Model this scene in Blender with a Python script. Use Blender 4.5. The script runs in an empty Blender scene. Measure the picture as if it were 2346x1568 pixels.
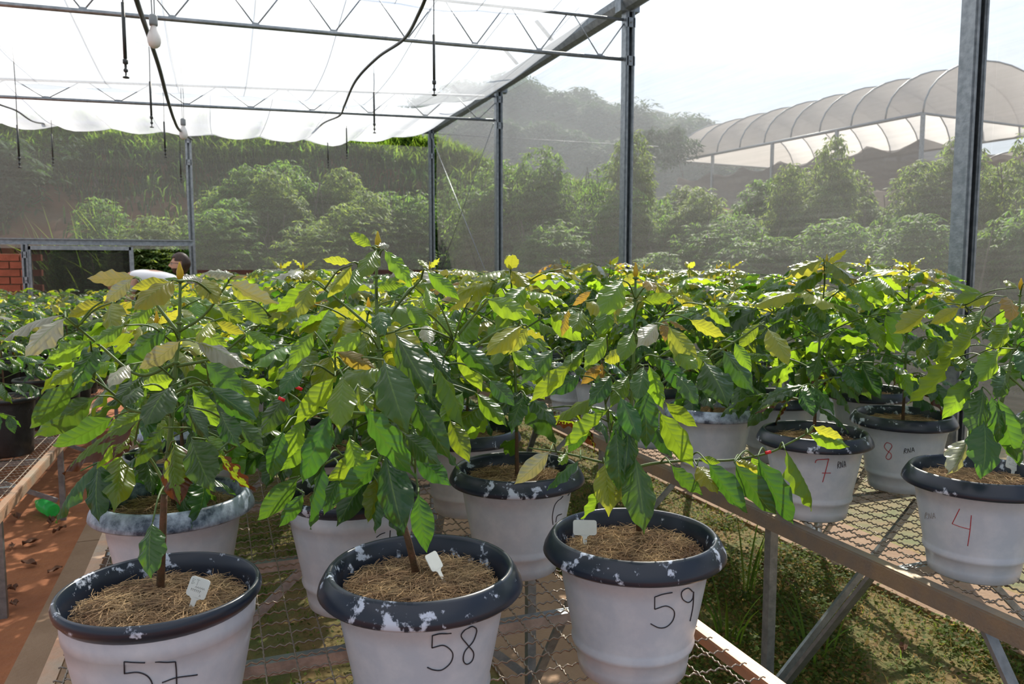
import bpy, bmesh, math, random
from mathutils import Vector, Matrix, noise
R = random.Random(7)
PI = math.pi
C = bpy.context.scene.collection
# ---------------------------------------------------------------- camera
F, CX, CY, HC = 1797.0, 1173.0, 784.0, 1.62
PITCH = math.atan((784 - 615) / F); YAW = math.radians(20.5)
fw = Vector((math.sin(YAW) * math.cos(PITCH), math.cos(YAW) * math.cos(PITCH), -math.sin(PITCH)))
rt = Vector((math.cos(YAW), -math.sin(YAW), 0)); up = rt.cross(fw)
CAM = Vector((0, 0, HC))
cd = bpy.data.cameras.new('camera'); cam = bpy.data.objects.new('camera', cd); C.objects.link(cam)
cam.matrix_world = Matrix(((rt.x, up.x, -fw.x, CAM.x), (rt.y, up.y, -fw.y, CAM.y), (rt.z, up.z, -fw.z, CAM.z), (0, 0, 0, 1)))
cd.sensor_width = 36; cd.lens = F / 2346 * 36; cd.clip_start = 0.05; cd.clip_end = 400
cd.dof.use_dof = True; cd.dof.focus_distance = 1.75; cd.dof.aperture_fstop = 9
bpy.context.scene.camera = cam
# ---------------------------------------------------------------- world, sun, exposure
sc = bpy.context.scene
sc.view_settings.view_transform = 'Standard'; sc.view_settings.look = 'None'
sc.view_settings.gamma = 1; sc.view_settings.use_curve_mapping = False
sc.view_settings.exposure = 0.0
sc.cycles.max_bounces = 8; sc.cycles.transparent_max_bounces = 24
sc.cycles.diffuse_bounces = 3; sc.cycles.glossy_bounces = 2; sc.cycles.transmission_bounces = 5
sc.cycles.sample_clamp_indirect = 6.0
SUN_AZ = math.radians(36); SUN_EL = math.radians(42)
sd = Vector((math.sin(SUN_AZ) * math.cos(SUN_EL), math.cos(SUN_AZ) * math.cos(SUN_EL), math.sin(SUN_EL)))
sl = bpy.data.lights.new('sun', 'SUN'); sl.energy = 9.0; sl.angle = math.radians(0.6); sl.color = (1.0, 0.93, 0.80)
so = bpy.data.objects.new('sun', sl); C.objects.link(so)
so.rotation_euler = (-sd).to_track_quat('-Z', 'Y').to_euler()

class NT:
    def __init__(s, tree): s.t = tree; s.n = tree.nodes; s.l = tree.links; s.n.clear()
    def new(s, typ, _ins=None, **kw):
        n = s.n.new(typ)
        for k, v in kw.items(): setattr(n, k, v)
        for k, v in (_ins or {}).items(): s.set(n, k, v)
        return n
    def set(s, n, k, v):
        i = n.inputs[k]
        if isinstance(v, bpy.types.NodeSocket): s.l.new(v, i)
        elif isinstance(v, (tuple, list)) and len(v) == 3 and i.type == 'RGBA': i.default_value = (*v, 1)
        else: i.default_value = v
    def m(s, op, a, b=0.0, c=0.0, clamp=False):
        n = s.n.new('ShaderNodeMath'); n.operation = op; n.use_clamp = clamp
        s.set(n, 0, a); s.set(n, 1, b); s.set(n, 2, c); return n.outputs[0]
    def mix(s, f, a, b, mode='MIX'):
        n = s.n.new('ShaderNodeMix'); n.data_type = 'RGBA'; n.blend_type = mode
        for i, v in ((0, f), (6, a), (7, b)):
            k = n.inputs[i]
            if isinstance(v, bpy.types.NodeSocket): s.l.new(v, k)
            elif isinstance(v, (tuple, list)): k.default_value = (*v, 1) if len(v) == 3 else v
            else: k.default_value = v
        return n.outputs[2]
    def ramp(s, f, pts):
        n = s.n.new('ShaderNodeValToRGB'); e = n.color_ramp.elements
        while len(e) < len(pts): e.new(0.5)
        for i, (p, c) in enumerate(pts):
            e[i].position = p; e[i].color = (*c, 1) if len(c) == 3 else c
        s.set(n, 0, f); return n.outputs[0]
    def noise(s, scale, co=None, detail=4, rough=.55):
        n = s.new('ShaderNodeTexNoise', {'Scale': scale, 'Detail': detail, 'Roughness': rough})
        if co is not None: s.l.new(co, n.inputs['Vector'])
        return n.outputs[0]
    def mixsh(s, f, a, b):
        n = s.n.new('ShaderNodeMixShader'); s.set(n, 0, f); s.l.new(a, n.inputs[1]); s.l.new(b, n.inputs[2]); return n.outputs[0]
    def out(s, sh): o = s.n.new('ShaderNodeOutputMaterial'); s.l.new(sh, o.inputs[0]); return o

w = bpy.data.worlds.new('World'); bpy.context.scene.world = w; w.use_nodes = True
t = NT(w.node_tree)
tc = t.new('ShaderNodeTexCoord').outputs['Generated']
mp = t.new('ShaderNodeMapping', {'Vector': tc, 'Scale': (1, 1, 3.2)}).outputs[0]
cl = t.noise(1.9, mp, 7, .6)
dot = t.new('ShaderNodeVectorMath', {0: tc, 1: tuple(sd)}, operation='DOT_PRODUCT').outputs['Value']
glow = t.m('POWER', t.m('MAXIMUM', dot, 0.0), 7.0)                       # clouds are brightest around the sun
z = t.new('ShaderNodeSeparateXYZ', {0: tc}).outputs[2]
blue = t.mix(t.m('MULTIPLY', z, 1.6, clamp=True), (0.78, 0.88, 0.98), (0.36, 0.56, 0.92))
cloud = t.ramp(cl, [(.43, (0, 0, 0)), (.64, (1, 1, 1))])
col = t.mix(cloud, blue, (0.97, 0.985, 1.0))
st = t.m('ADD', 0.68, t.m('MULTIPLY', glow, 1.9))
bg = t.new('ShaderNodeBackground', {'Color': col, 'Strength': st})
o = t.n.new('ShaderNodeOutputWorld'); t.l.new(bg.outputs[0], o.inputs[0])

# ---------------------------------------------------------------- materials
def new_mat(name):
    m = bpy.data.materials.new(name); m.use_nodes = True; return m, NT(m.node_tree)
def pmat(name, c1, c2=None, scale=12, rough=.6, metal=0.0, bump=0.0, bscale=60, spec=.5, co='Object', lo=.35, hi=.65, hue=0.0):
    m, t = new_mat(name)
    tcn = t.new('ShaderNodeTexCoord').outputs[co]
    col = t.mix(t.ramp(t.noise(scale, tcn, 6), [(lo, (0, 0, 0)), (hi, (1, 1, 1))]), c1, c2 or c1)
    if hue:
        rnd = t.new('ShaderNodeNewGeometry').outputs['Random Per Island']
        hs = t.new('ShaderNodeHueSaturation', {'Color': col, 'Value': t.m('ADD', 1 - hue, t.m('MULTIPLY', rnd, 2 * hue))}); col = hs.outputs[0]
    b = t.new('ShaderNodeBsdfPrincipled', {'Base Color': col, 'Roughness': rough, 'Metallic': metal, 'Specular IOR Level': spec})
    if bump:
        bn = t.new('ShaderNodeBump', {'Height': t.noise(bscale, tcn, 5), 'Strength': bump, 'Distance': .02}); t.l.new(bn.outputs[0], b.inputs['Normal'])
    t.out(b.outputs[0]); return m
def leaf_mat(name, top, under, trans, tmix=.45, rough=.27, burn=0.0, veins=9.0, hue=.0, spec=.5, uv=True, var=.25):
    m, t = new_mat(name)
    g = t.new('ShaderNodeNewGeometry'); oi = t.new('ShaderNodeObjectInfo').outputs['Random']
    rnd = t.m('FRACT', t.m('ADD', g.outputs['Random Per Island'], oi))
    bump = None
    if uv:
        uvn = t.new('ShaderNodeUVMap').outputs[0]; s = t.new('ShaderNodeSeparateXYZ', {0: uvn})
        av = t.m('ABSOLUTE', t.m('SUBTRACT', t.m('MULTIPLY', s.outputs[0], 2.0), 1.0))
        sv = t.m('MULTIPLY', t.m('SUBTRACT', s.outputs[1], t.m('MULTIPLY', t.m('POWER', av, .8), .17)), veins)
        fr = t.m('FRACT', sv); tri = t.m('ABSOLUTE', t.m('SUBTRACT', fr, .5))       # .5 at a vein, 0 between
        lat = t.m('MULTIPLY', t.m('GREATER_THAN', tri, .478), .35)
        mid = t.m('LESS_THAN', av, .035)
        vein = t.m('MAXIMUM', lat, mid)
        h = t.m('SUBTRACT', t.m('POWER', t.m('MULTIPLY', tri, 2.0), 2.0), 0.0)
        h = t.m('SUBTRACT', 1.0, h)
        bump = t.new('ShaderNodeBump', {'Height': h, 'Strength': .30, 'Distance': .003}).outputs[0]
    def vary(c):
        hs = t.new('ShaderNodeHueSaturation', {'Color': (*c, 1), 'Hue': t.m('ADD', .5 - .018, t.m('MULTIPLY', rnd, .036)), 'Saturation': 1.0,
                    'Value': t.m('ADD', 1 - var, t.m('MULTIPLY', t.m('FRACT', t.m('MULTIPLY', rnd, 7.3)), 2 * var))})
        return hs.outputs[0]
    cb = t.mix(g.outputs['Backfacing'], vary(top), vary(under)); ct = vary(trans)
    if uv:
        cb = t.mix(t.m('MULTIPLY', vein, .55), cb, (.16, .28, .05)); ct = t.mix(t.m('MULTIPLY', vein, .5), ct, tuple(x * .45 for x in trans))
    if burn:
        tcn = t.new('ShaderNodeTexCoord').outputs['Object']
        nz = t.noise(3.2, tcn, 4)
        edge = t.m('ADD', t.m('MULTIPLY', av, .5), t.m('MULTIPLY', s.outputs[1], .35)) if uv else .4
        f = t.m('GREATER_THAN', t.m('ADD', edge, t.m('MULTIPLY', t.m('SUBTRACT', nz, .5), 1.6)), 1 - burn)
        cb = t.mix(f, cb, (.10, .035, .012)); ct = t.mix(f, ct, (.09, .028, .008))
    b = t.new('ShaderNodeBsdfPrincipled', {'Base Color': cb, 'Roughness': rough, 'Specular IOR Level': spec})
    tr = t.new('ShaderNodeBsdfTranslucent', {'Color': ct})
    if bump is not None: t.l.new(bump, b.inputs['Normal']); t.l.new(bump, tr.inputs['Normal'])
    t.out(t.mixsh(tmix, b.outputs[0], tr.outputs[0])); return m
def net_mat(name, col, opac, trans=.5, lines=0.0, lscale=(0, 0, 300), var=.1, sheen=0.0):
    m, t = new_mat(name)
    tcn = t.new('ShaderNodeTexCoord').outputs['Object']
    d = t.new('ShaderNodeBsdfDiffuse', {'Color': col}); tr = t.new('ShaderNodeBsdfTranslucent', {'Color': col})
    s = t.mixsh(trans, d.outputs[0], tr.outputs[0])
    if sheen:
        gl = t.new('ShaderNodeBsdfAnisotropic', {'Color': (1, 1, 1), 'Roughness': .38}); s = t.mixsh(sheen, s, gl.outputs[0])
    mp = t.new('ShaderNodeMapping', {'Vector': tcn, 'Scale': lscale}).outputs[0]
    f = t.m('ADD', opac - var, t.m('MULTIPLY', t.noise(1.0, mp, 3), 2 * var), clamp=True)
    tp = t.new('ShaderNodeBsdfTransparent')
    t.out(t.mixsh(f, tp.outputs[0], s)); return m
M = {}
M['mature'] = leaf_mat('mature_leaf', (.026, .075, .024), (.07, .13, .05), (.15, .34, .02), .36)
M['mid'] = leaf_mat('mid_green_leaf', (.055, .13, .022), (.11, .19, .05), (.44, .66, .03), .48)
M['young'] = leaf_mat('young_yellow_leaf', (.14, .19, .03), (.22, .27, .07), (.70, .68, .05), .5, rough=.28)
M['bronze'] = leaf_mat('bronze_leaf', (.16, .12, .04), (.24, .18, .07), (.72, .46, .06), .45)
M['sky_glare'] = leaf_mat('glare_painted_leaf', (.24, .25, .18), (.30, .31, .20), (.50, .46, .10), .25, rough=.22, spec=.9)  # glossy leaf whose pale base colour paints in the glare of the sky
M['burnt'] = leaf_mat('scorched_leaf', (.03, .11, .012), (.10, .16, .04), (.45, .55, .02), .5, burn=.62)
LEAF = ['mature', 'mid', 'young', 'bronze', 'sky_glare', 'burnt']
M['stem'] = pmat('green_stem', (.10, .17, .03), (.05, .10, .02), 30, .5)
M['bark'] = pmat('brown_bark', (.13, .06, .03), (.07, .045, .02), 40, .8, bump=.3, bscale=200)
M['bud'] = leaf_mat('leaf_bud', (.5, .42, .03), (.5, .42, .03), (.9, .7, .05), .4, uv=False)
M['black'] = pmat('black_plastic', (.012, .014, .018), (.03, .034, .042), 8, .35)
M['steel'] = pmat('galvanised_steel', (.22, .25, .27), (.34, .37, .40), 25, .42, .75, .1, 90)
M['steel_rust'] = pmat('rusty_bench_steel', (.34, .27, .19), (.24, .22, .20), 9, .5, .55, .15, 120)
M['rust_rail'] = pmat('rusted_rail_paint', (.55, .30, .18), (.42, .34, .26), 7, .6, .2, .2, 60)
M['wire'] = pmat('woven_wire_steel', (.34, .28, .22), (.22, .19, .17), 14, .45, .6)
M['dark_metal'] = pmat('dark_red_metal', (.06, .022, .018), (.09, .03, .02), 6, .6, .2)
M['hose'] = pmat('black_hose', (.02, .025, .025), (.035, .04, .04), 10, .4)
M['bulb'] = pmat('milky_bulb_glass', (.75, .73, .70), (.8, .78, .76), 4, .18)
M['socket'] = pmat('grey_socket', (.22, .24, .25), (.25, .27, .28), 20, .5)
M['straw'] = pmat('dry_straw', (.46, .32, .165), (.18, .10, .05), 14, .7, hue=.6)
M['soil'] = pmat('dark_potting_soil', (.06, .03, .016), (.15, .085, .04), 40, .95, bump=.6, bscale=120)
M['tag'] = pmat('white_tag_plastic', (.72, .74, .72), (.66, .68, .66), 30, .4)
M['ink'] = pmat('black_marker_ink', (.012, .012, .02), rough=.5)
M['redink'] = pmat('red_marker_ink', (.40, .02, .03), rough=.5)
M['faint'] = pmat('faded_pencil', (.30, .31, .32), rough=.6)
M['redtape'] = pmat('red_flagging_tape', (.75, .01, .02), (.85, .03, .03), 8, .35)
M['dirt'] = pmat('red_earth', (.40, .155, .065), (.25, .09, .04), 2.6, .95, bump=.9, bscale=16, lo=.3, hi=.7)
M['concrete'] = pmat('dusty_concrete', (.27, .17, .105), (.34, .225, .145), 3, .9, bump=.35, bscale=40)
M['deadleaf'] = pmat('dead_brown_leaf', (.10, .04, .022), (.20, .10, .055), 9, .8, hue=.3)
M['hill'] = pmat('wooded_hill_ground', (.025, .045, .02), (.05, .05, .025), .3, .95)
M['bank'] = pmat('bank_earth', (.16, .055, .025), (.09, .05, .022), .55, .95, bump=.9, bscale=3)
M['weedsoil'] = pmat('weedy_soil', (.20, .13, .05), (.10, .12, .03), 4.5, .95, bump=.8, bscale=25)
m_h, t_h = new_mat('distance_haze'); o_h = t_h.n.new('ShaderNodeOutputMaterial'); v_h = t_h.new('ShaderNodeVolumeScatter', {'Color': (.80, .90, 1.0), 'Density': .0055, 'Anisotropy': .35}); t_h.l.new(v_h.outputs[0], o_h.inputs['Volume']); M['haze'] = m_h
M['brick'] = pmat('red_brick', (.42, .12, .07), (.30, .09, .05), 10, .9, bump=.4, bscale=60)
M['net_white'] = net_mat('white_shade_net', (.86, .88, .91), .52, .60, lscale=(60, 3, 3), var=.10)
M['net_dense'] = net_mat('dense_white_shade_net', (.90, .92, .95), .78, .62, lscale=(60, 3, 3), var=.06)
M['net_side'] = net_mat('grey_screen_net', (.36, .35, .33), .33, .5, lscale=(1, 1.2, 42), var=.11, sheen=.14)
M['net_far'] = net_mat('thin_far_screen_net', (.40, .40, .38), .20, .5, lscale=(1, 1, 30), var=.05, sheen=.08)
M['net_black'] = net_mat('black_screen_net', (.03, .032, .03), .80, .3, lscale=(40, 1, 6), var=.08)
M['net_brown'] = net_mat('brown_shade_cloth', (.22, .19, .18), .82, .4, lscale=(2, 2, 2), var=.05)
M['film'] = net_mat('pale_roof_cloth', (.76, .73, .70), .93, .64, lscale=(3, 3, 3), var=.03)
M['bark_far'] = pmat('grey_trunk', (.12, .10, .08), (.07, .06, .05), 6, .9)
def weed(name, a, tcol): return leaf_mat(name, a, tuple(x * 1.6 for x in a), tcol, .45, uv=False, rough=.6, var=.45, spec=.15)
M['shrub'] = weed('shrub_leaf', (.045, .095, .03), (.24, .42, .05))
M['shrub2'] = weed('shrub_leaf_pale', (.07, .11, .04), (.30, .42, .06))
M['grass'] = weed('grass_blade', (.06, .11, .02), (.28, .44, .04))
M['weed'] = weed('creeping_weed', (.09, .13, .03), (.26, .34, .05))
M['drygrass'] = weed('dry_grass', (.28, .19, .07), (.5, .33, .1))
M['treeleaf'] = leaf_mat('tree_leaf', (.025, .055, .025), (.04, .08, .04), (.06, .13, .03), .35, uv=False, rough=.75, var=.35, spec=.1)
def paint_mat(name, a, b, lo, hi, rough=.35, sc1=16):
    m, t = new_mat(name)
    tcn = t.new('ShaderNodeTexCoord').outputs['Object']
    n1 = t.noise(sc1, tcn, 5, .65); n2 = t.noise(sc1 * .3, tcn, 2)
    f = t.ramp(t.m('ADD', t.m('MULTIPLY', n1, .6), t.m('MULTIPLY', n2, .4)), [(lo, (0, 0, 0)), (hi, (1, 1, 1))])
    b_ = t.new('ShaderNodeBsdfPrincipled', {'Base Color': t.mix(f, a, b), 'Roughness': rough})
    t.out(b_.outputs[0]); return m
M['potwhite'] = paint_mat('painted_white_plastic', (.45, .52, .61), (.56, .615, .69), .42, .60, .30)
M['potrim'] = paint_mat('black_rim_with_paint_smears', (.011, .018, .034), (.50, .56, .68), .562, .60, .30, 34)
M['potrim_pale'] = paint_mat('paint_washed_rim', (.03, .05, .085), (.38, .46, .58), .42, .56, .35, 20)
M['potblack'] = pmat('black_nursery_bag', (.014, .014, .017), (.035, .035, .04), 8, .4, bump=.2, bscale=30)
m, t = new_mat('green_bottle_plastic')
b = t.new('ShaderNodeBsdfPrincipled', {'Base Color': (.10, .78, .22), 'Roughness': .12, 'Transmission Weight': .35, 'IOR': 1.3})
tr = t.new('ShaderNodeBsdfTranslucent', {'Color': (.25, .95, .35)}); t.out(t.mixsh(.45, b.outputs[0], tr.outputs[0])); M['bottle'] = m

# ---------------------------------------------------------------- helpers
def P(px, py, d):
    a = (px - CX) / F; b = -(py - CY) / F
    return CAM + (fw + rt * a + up * b) * d
def onz(px, py, z):
    v = fw + rt * ((px - CX) / F) - up * ((py - CY) / F)
    return CAM + v * ((z - HC) / v.z)
def onY(px, py, y):
    v = fw + rt * ((px - CX) / F) - up * ((py - CY) / F)
    return CAM + v * (y / v.y)
def tag(o, label=None, cat=None, group=None, kind=None):
    for k, v in (('label', label), ('category', cat), ('group', group), ('kind', kind)):
        if v: o[k] = v
    return o
def empty(name, loc=(0, 0, 0), label=None, cat=None, group=None, rz=0):
    o = bpy.data.objects.new(name, None); C.objects.link(o); o.location = loc; o.rotation_euler = (0, 0, rz)
    o.empty_display_size = .05
    return tag(o, label, cat, group)
class MB:
    def __init__(s): s.v = []; s.f = []; s.mi = []; s.uv = []
    def add(s, vs, fs, mi=0, uvs=None):
        n = len(s.v); s.v.extend(tuple(v) for v in vs)
        for k, f in enumerate(fs):
            s.f.append(tuple(i + n for i in f)); s.mi.append(mi)
            if uvs is not None: s.uv.extend(uvs[i] for i in f)
            else: s.uv.extend((0, 0) for i in f)
        return s
    def box(s, c, size, rot=None, mi=0):
        x, y, z = (k / 2 for k in size); c = Vector(c)
        vs = [Vector((a * x, b * y, d * z)) for a in (-1, 1) for b in (-1, 1) for d in (-1, 1)]
        if rot is not None: vs = [rot @ v for v in vs]
        return s.add([v + c for v in vs], [(0, 1, 3, 2), (4, 6, 7, 5), (0, 4, 5, 1), (2, 3, 7, 6), (0, 2, 6, 4), (1, 5, 7, 3)], mi)
    def bar(s, a, b, w, h, mi=0, upv=(0, 0, 1)):
        a = Vector(a); b = Vector(b); d = (b - a); L = d.length; d.normalize()
        x = d.cross(Vector(upv))
        if x.length < .01: x = d.cross(Vector((1, 0, 0)))
        x.normalize(); z = x.cross(d)
        m = Matrix((x, d, z)).transposed()
        return s.box((a + b) / 2, (w, L, h), m, mi)
    def tube(s, pts, r, n=6, mi=0, cap=True):
        pts = [Vector(p) for p in pts]; rr = r if isinstance(r, (list, tuple)) else [r] * len(pts)
        vs = []; ref = None
        for i, p in enumerate(pts):
            d = (pts[min(i + 1, len(pts) - 1)] - pts[max(i - 1, 0)])
            if d.length < 1e-9: d = Vector((0, 0, 1))
            d.normalize()
            if ref is None: ref = Vector((1, 0, 0)) if abs(d.x) < .8 else Vector((0, 1, 0))
            x = (ref - d * ref.dot(d)).normalized(); y = d.cross(x); ref = x
            for k in range(n):
                a = 2 * PI * k / n; vs.append(p + (x * math.cos(a) + y * math.sin(a)) * rr[i])
        fs = [(i * n + k, i * n + (k + 1) % n, (i + 1) * n + (k + 1) % n, (i + 1) * n + k) for i in range(len(pts) - 1) for k in range(n)]
        if cap: fs += [tuple(range(n - 1, -1, -1)), tuple((len(pts) - 1) * n + k for k in range(n))]
        return s.add(vs, fs, mi)
    def lathe(s, prof, n=40, c=(0, 0, 0), mi=0, wob=None):
        vs = []; c = Vector(c)
        for (r, z) in prof:
            for k in range(n):
                a = 2 * PI * k / n; q = r * (1 + (wob(a) if wob else 0)); vs.append(c + Vector((q * math.cos(a), q * math.sin(a), z)))
        return s.add(vs, [(i * n + k, i * n + (k + 1) % n, (i + 1) * n + (k + 1) % n, (i + 1) * n + k) for i in range(len(prof) - 1) for k in range(n)], mi)
    def mesh(s, name, mats, smooth=True):
        me = bpy.data.meshes.new(name); me.from_pydata(s.v, [], s.f)
        for m_ in (mats if isinstance(mats, (list, tuple)) else [mats]): me.materials.append(m_)
        me.polygons.foreach_set('material_index', s.mi)
        if smooth: me.polygons.foreach_set('use_smooth', [True] * len(s.f))
        ul = me.uv_layers.new(name='UVMap'); ul.data.foreach_set('uv', [c for p in s.uv for c in p])
        me.update(); return me
    def build(s, name, mats, parent=None, smooth=True, label=None, cat=None, group=None, kind=None):
        return link(name, s.mesh(name, mats, smooth), parent, label, cat, group, kind)
def link(name, me, parent=None, label=None, cat=None, group=None, kind=None, mw=None):
    o = bpy.data.objects.new(name, me); C.objects.link(o)
    if parent is not None: o.parent = parent
    if mw is not None: o.matrix_local = mw
    return tag(o, label, cat, group, kind)
KIDS = {}
def copy_tree(o, parent=None):
    c = o.copy(); C.objects.link(c); c.parent = parent
    for ch in KIDS.get(o.name, ()): copy_tree(ch, c)
    return c
def crv(pts, n=8):
    "Catmull-Rom through points"
    pts = [Vector(p) for p in pts]; q = [pts[0] * 2 - pts[1]] + pts + [pts[-1] * 2 - pts[-2]]; out = []
    for i in range(len(pts) - 1):
        a, b, c, d = q[i:i + 4]
        for k in range(n):
            u = k / n
            out.append(.5 * ((2 * b) + (c - a) * u + (2 * a - 5 * b + 4 * c - d) * u * u + (3 * b - a - 3 * c + d) * u ** 3))
    out.append(pts[-1]); return out
# ================================================================ GROUND
def slab(name, x0, x1, y0, y1, z0, z1, mat, nx=1, ny=1, amp=0.0):
    mb = MB(); vs = []; fs = []
    for j in range(ny + 1):
        for i in range(nx + 1):
            x = x0 + (x1 - x0) * i / nx; y = y0 + (y1 - y0) * j / ny
            e = 1 if (0 < i < nx and 0 < j < ny) else 0
            zz = z1 + (noise.noise(Vector((x * 1.1, y * 1.1, 3))) * amp + noise.noise(Vector((x * 5, y * 5, 9))) * amp * .45 if amp else 0)
            vs.append((x, y, zz))
    w_ = nx + 1
    fs = [(j * w_ + i, j * w_ + i + 1, (j + 1) * w_ + i + 1, (j + 1) * w_ + i) for j in range(ny) for i in range(nx)]
    mb.add(vs, fs)
    if z0 is not None:
        mb.box(((x0 + x1) / 2, (y0 + y1) / 2, (z0 + z1) / 2 - .001), (x1 - x0, y1 - y0, z1 - z0 - .002))
    return mb.build(name, mat, kind='structure')
slab('ground', -14, 20, -3, 20, None, -.012, M['dirt'], 170, 115, .022)
for x0, x1 in ((-.82, -.16), (1.0, 1.62), (3.06, 3.62)):
    mb = MB(); y = -.5
    while y < 12.4:
        L = R.uniform(1.7, 2.1); mb.box(((x0 + x1) / 2, y + L / 2, -.005), (x1 - x0, L - .012, .07)); y += L
    mb.build('concrete_path', M['concrete'], kind='structure', smooth=False)
# weeds and grass, both beneath the benches and in the aisle
def weed_patch(name, regions, label, seed, n, hmax=.05, dry=.3):
    r = random.Random(seed); mb = MB()
    for _ in range(n):
        x0, x1, y0, y1 = r.choice(regions)
        y = y0 + (y1 - y0) * r.random() ** 1.5; x = r.uniform(x0, x1)
        dens = noise.noise(Vector((x * 1.7, y * 1.7, seed)))
        if dens < -.12 and r.random() < .8: continue
        z0 = .0; h = r.uniform(.008, hmax) * (1.2 + dens); k = r.random()
        if k < .55:      # small round creeping leaves
            s = r.uniform(.006, .014); a = r.uniform(0, 2 * PI); tx = r.uniform(-.6, .6); ty = r.uniform(-.6, .6)
            ux = Vector((math.cos(a), math.sin(a), tx)) * s; uy = Vector((-math.sin(a), math.cos(a), ty)) * s * .7; c = Vector((x, y, z0 + h))
            mb.add([c - ux, c - uy, c + ux, c + uy], [(0, 1, 2, 3)], 0 if r.random() > dry * .4 else 1)
        else:
            a = r.uniform(0, 2 * PI); L = r.uniform(.02, .05) * (1.8 if k > .95 else 1); b = Vector((x, y, z0)); d = Vector((math.cos(a), math.sin(a), 0))
            q = Vector((-d.y, d.x, 0)) * .0016; tip = b + d * L * r.uniform(.5, 1.2) + Vector((0, 0, L * r.uniform(.2, .9)))
            m_ = b.lerp(tip, .5) + Vector((0, 0, L * .22)); mb.add([b - q, b + q, m_ + q, tip, m_ - q], [(0, 1, 2, 4), (4, 2, 3)], 1 if r.random() < dry else 2)
    return mb.build(name, [M['weed'], M['drygrass'], M['grass']], label=label, cat='grass', kind='stuff', smooth=False)
slab('weedy_soil', 1.60, 3.08, -.5, 12.4, None, .004, M['weedsoil'], 30, 220, .012)
slab('weedy_soil', 3.62, 14, -.5, 14.4, None, .002, M['weedsoil'], 40, 60, .03)
slab('weedy_soil', -.17, 1.02, 2.2, 12.4, None, .003, M['weedsoil'], 24, 190, .014)
weed_patch('aisle_weeds', [(1.62, 3.08, 1.5, 4.6)] * 3 + [(1.62, 3.06, 4.2, 9)], 'low green and straw coloured weeds covering the aisle between the two benches of white pots', 5, 95000, .05, .52)
weed_patch('weeds_under_bench', [(-.1, .45, 2.4, 5.2), (.45, .98, 3.0, 6)], 'small creeping green weeds on the soil beneath the front wire bench', 8, 12000, .03, .15)
def grass_tuft(x, y, n, L, seed, label, sp=.06, mat='grass', z=0.0, lean=.5, wd=.006):
    r = random.Random(seed); o = empty('grass_tuft', (x, y, z), label, 'grass')
    for k in range(n):
        a = r.uniform(0, 2 * PI); l = L * r.uniform(.55, 1); d = Vector((math.cos(a), math.sin(a), 0)); e = r.uniform(.2, 1) * lean
        b = d * sp * r.random(); mb = MB(); q = Vector((-d.y, d.x, 0)) * wd; vs = []
        for i in range(7):
            u = i / 6; p = b + d * (l * e * u ** 1.6) + Vector((0, 0, l * (u - e * .45 * u * u)))
            wq = q * (1 - u ** 2) * (.5 + u if u < .5 else 1); vs += [p - wq, p + wq + d * 0.001]
        mb.add(vs, [(2 * i, 2 * i + 1, 2 * i + 3, 2 * i + 2) for i in range(6)]); mb.build('blade', M[mat], o)
    return o
grass_tuft(2.02, 2.72, 16, .42, 3, 'tall clump of wide grass blades growing in the weeds beside pot 59', .10, lean=.7)
grass_tuft(1.78, 2.95, 12, .34, 4, 'broad grass clump in the aisle close behind pot 59', .08, lean=.9)
grass_tuft(2.25, 2.45, 10, .40, 5, 'grass clump in front of the first leg of the right bench', .10, lean=.9)
grass_tuft(2.35, 3.05, 9, .62, 6, 'long thin grass reaching up through the wires of the right bench', .06, lean=.45)
grass_tuft(1.95, 4.7, 16, .5, 7, 'tall sunlit grass in the far part of the aisle', .22, lean=.5)
grass_tuft(1.9, 5.5, 16, .55, 8, 'tall grass clump farthest down the aisle between the benches', .22, lean=.5)
for k in range(34):
    if k < 24: p = (R.uniform(-1.6, -.86), R.uniform(3.3, 6.2)) if k % 3 else (R.uniform(-1.1, -.9), R.uniform(4.2, 5.9))
    else: p = (R.uniform(1.8, 2.9), R.uniform(1.9, 3.4))
    mb = MB(); n = 9; L = R.uniform(.05, .10); W = L * .35; vs = []; c1 = R.uniform(-1, 1) * .5; c2 = R.uniform(.5, 1.6)
    for i in range(n):
        u = i / (n - 1); hw = W * math.sin(PI * min(.97, max(.04, u))) ** .8
        for v in (-1, -.5, 0, .5, 1): vs.append((v * hw * .8, (u - .5) * L, .012 + abs(v) ** 1.5 * W * .55 * c2 + math.sin(u * 9 + v * 4 + k) * .006 + .02 * c1 * (u - .5)))
    mb.add(vs, [(i * 5 + j, i * 5 + j + 1, (i + 1) * 5 + j + 1, (i + 1) * 5 + j) for i in range(n - 1) for j in range(4)])
    o = mb.build('dead_leaf', M['deadleaf'])
    o.location = (p[0], p[1], 0.005); o.rotation_euler = (0, 0, R.uniform(0, 6.3))
    if k < 24: tag(o, 'curled dead brown leaf lying on the red dirt of the left aisle', 'dead leaf', 'dead leaves on the red dirt')
    else: tag(o, 'curled dead brown leaf lying among the aisle weeds', 'dead leaf', 'dead leaves among the weeds')

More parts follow.
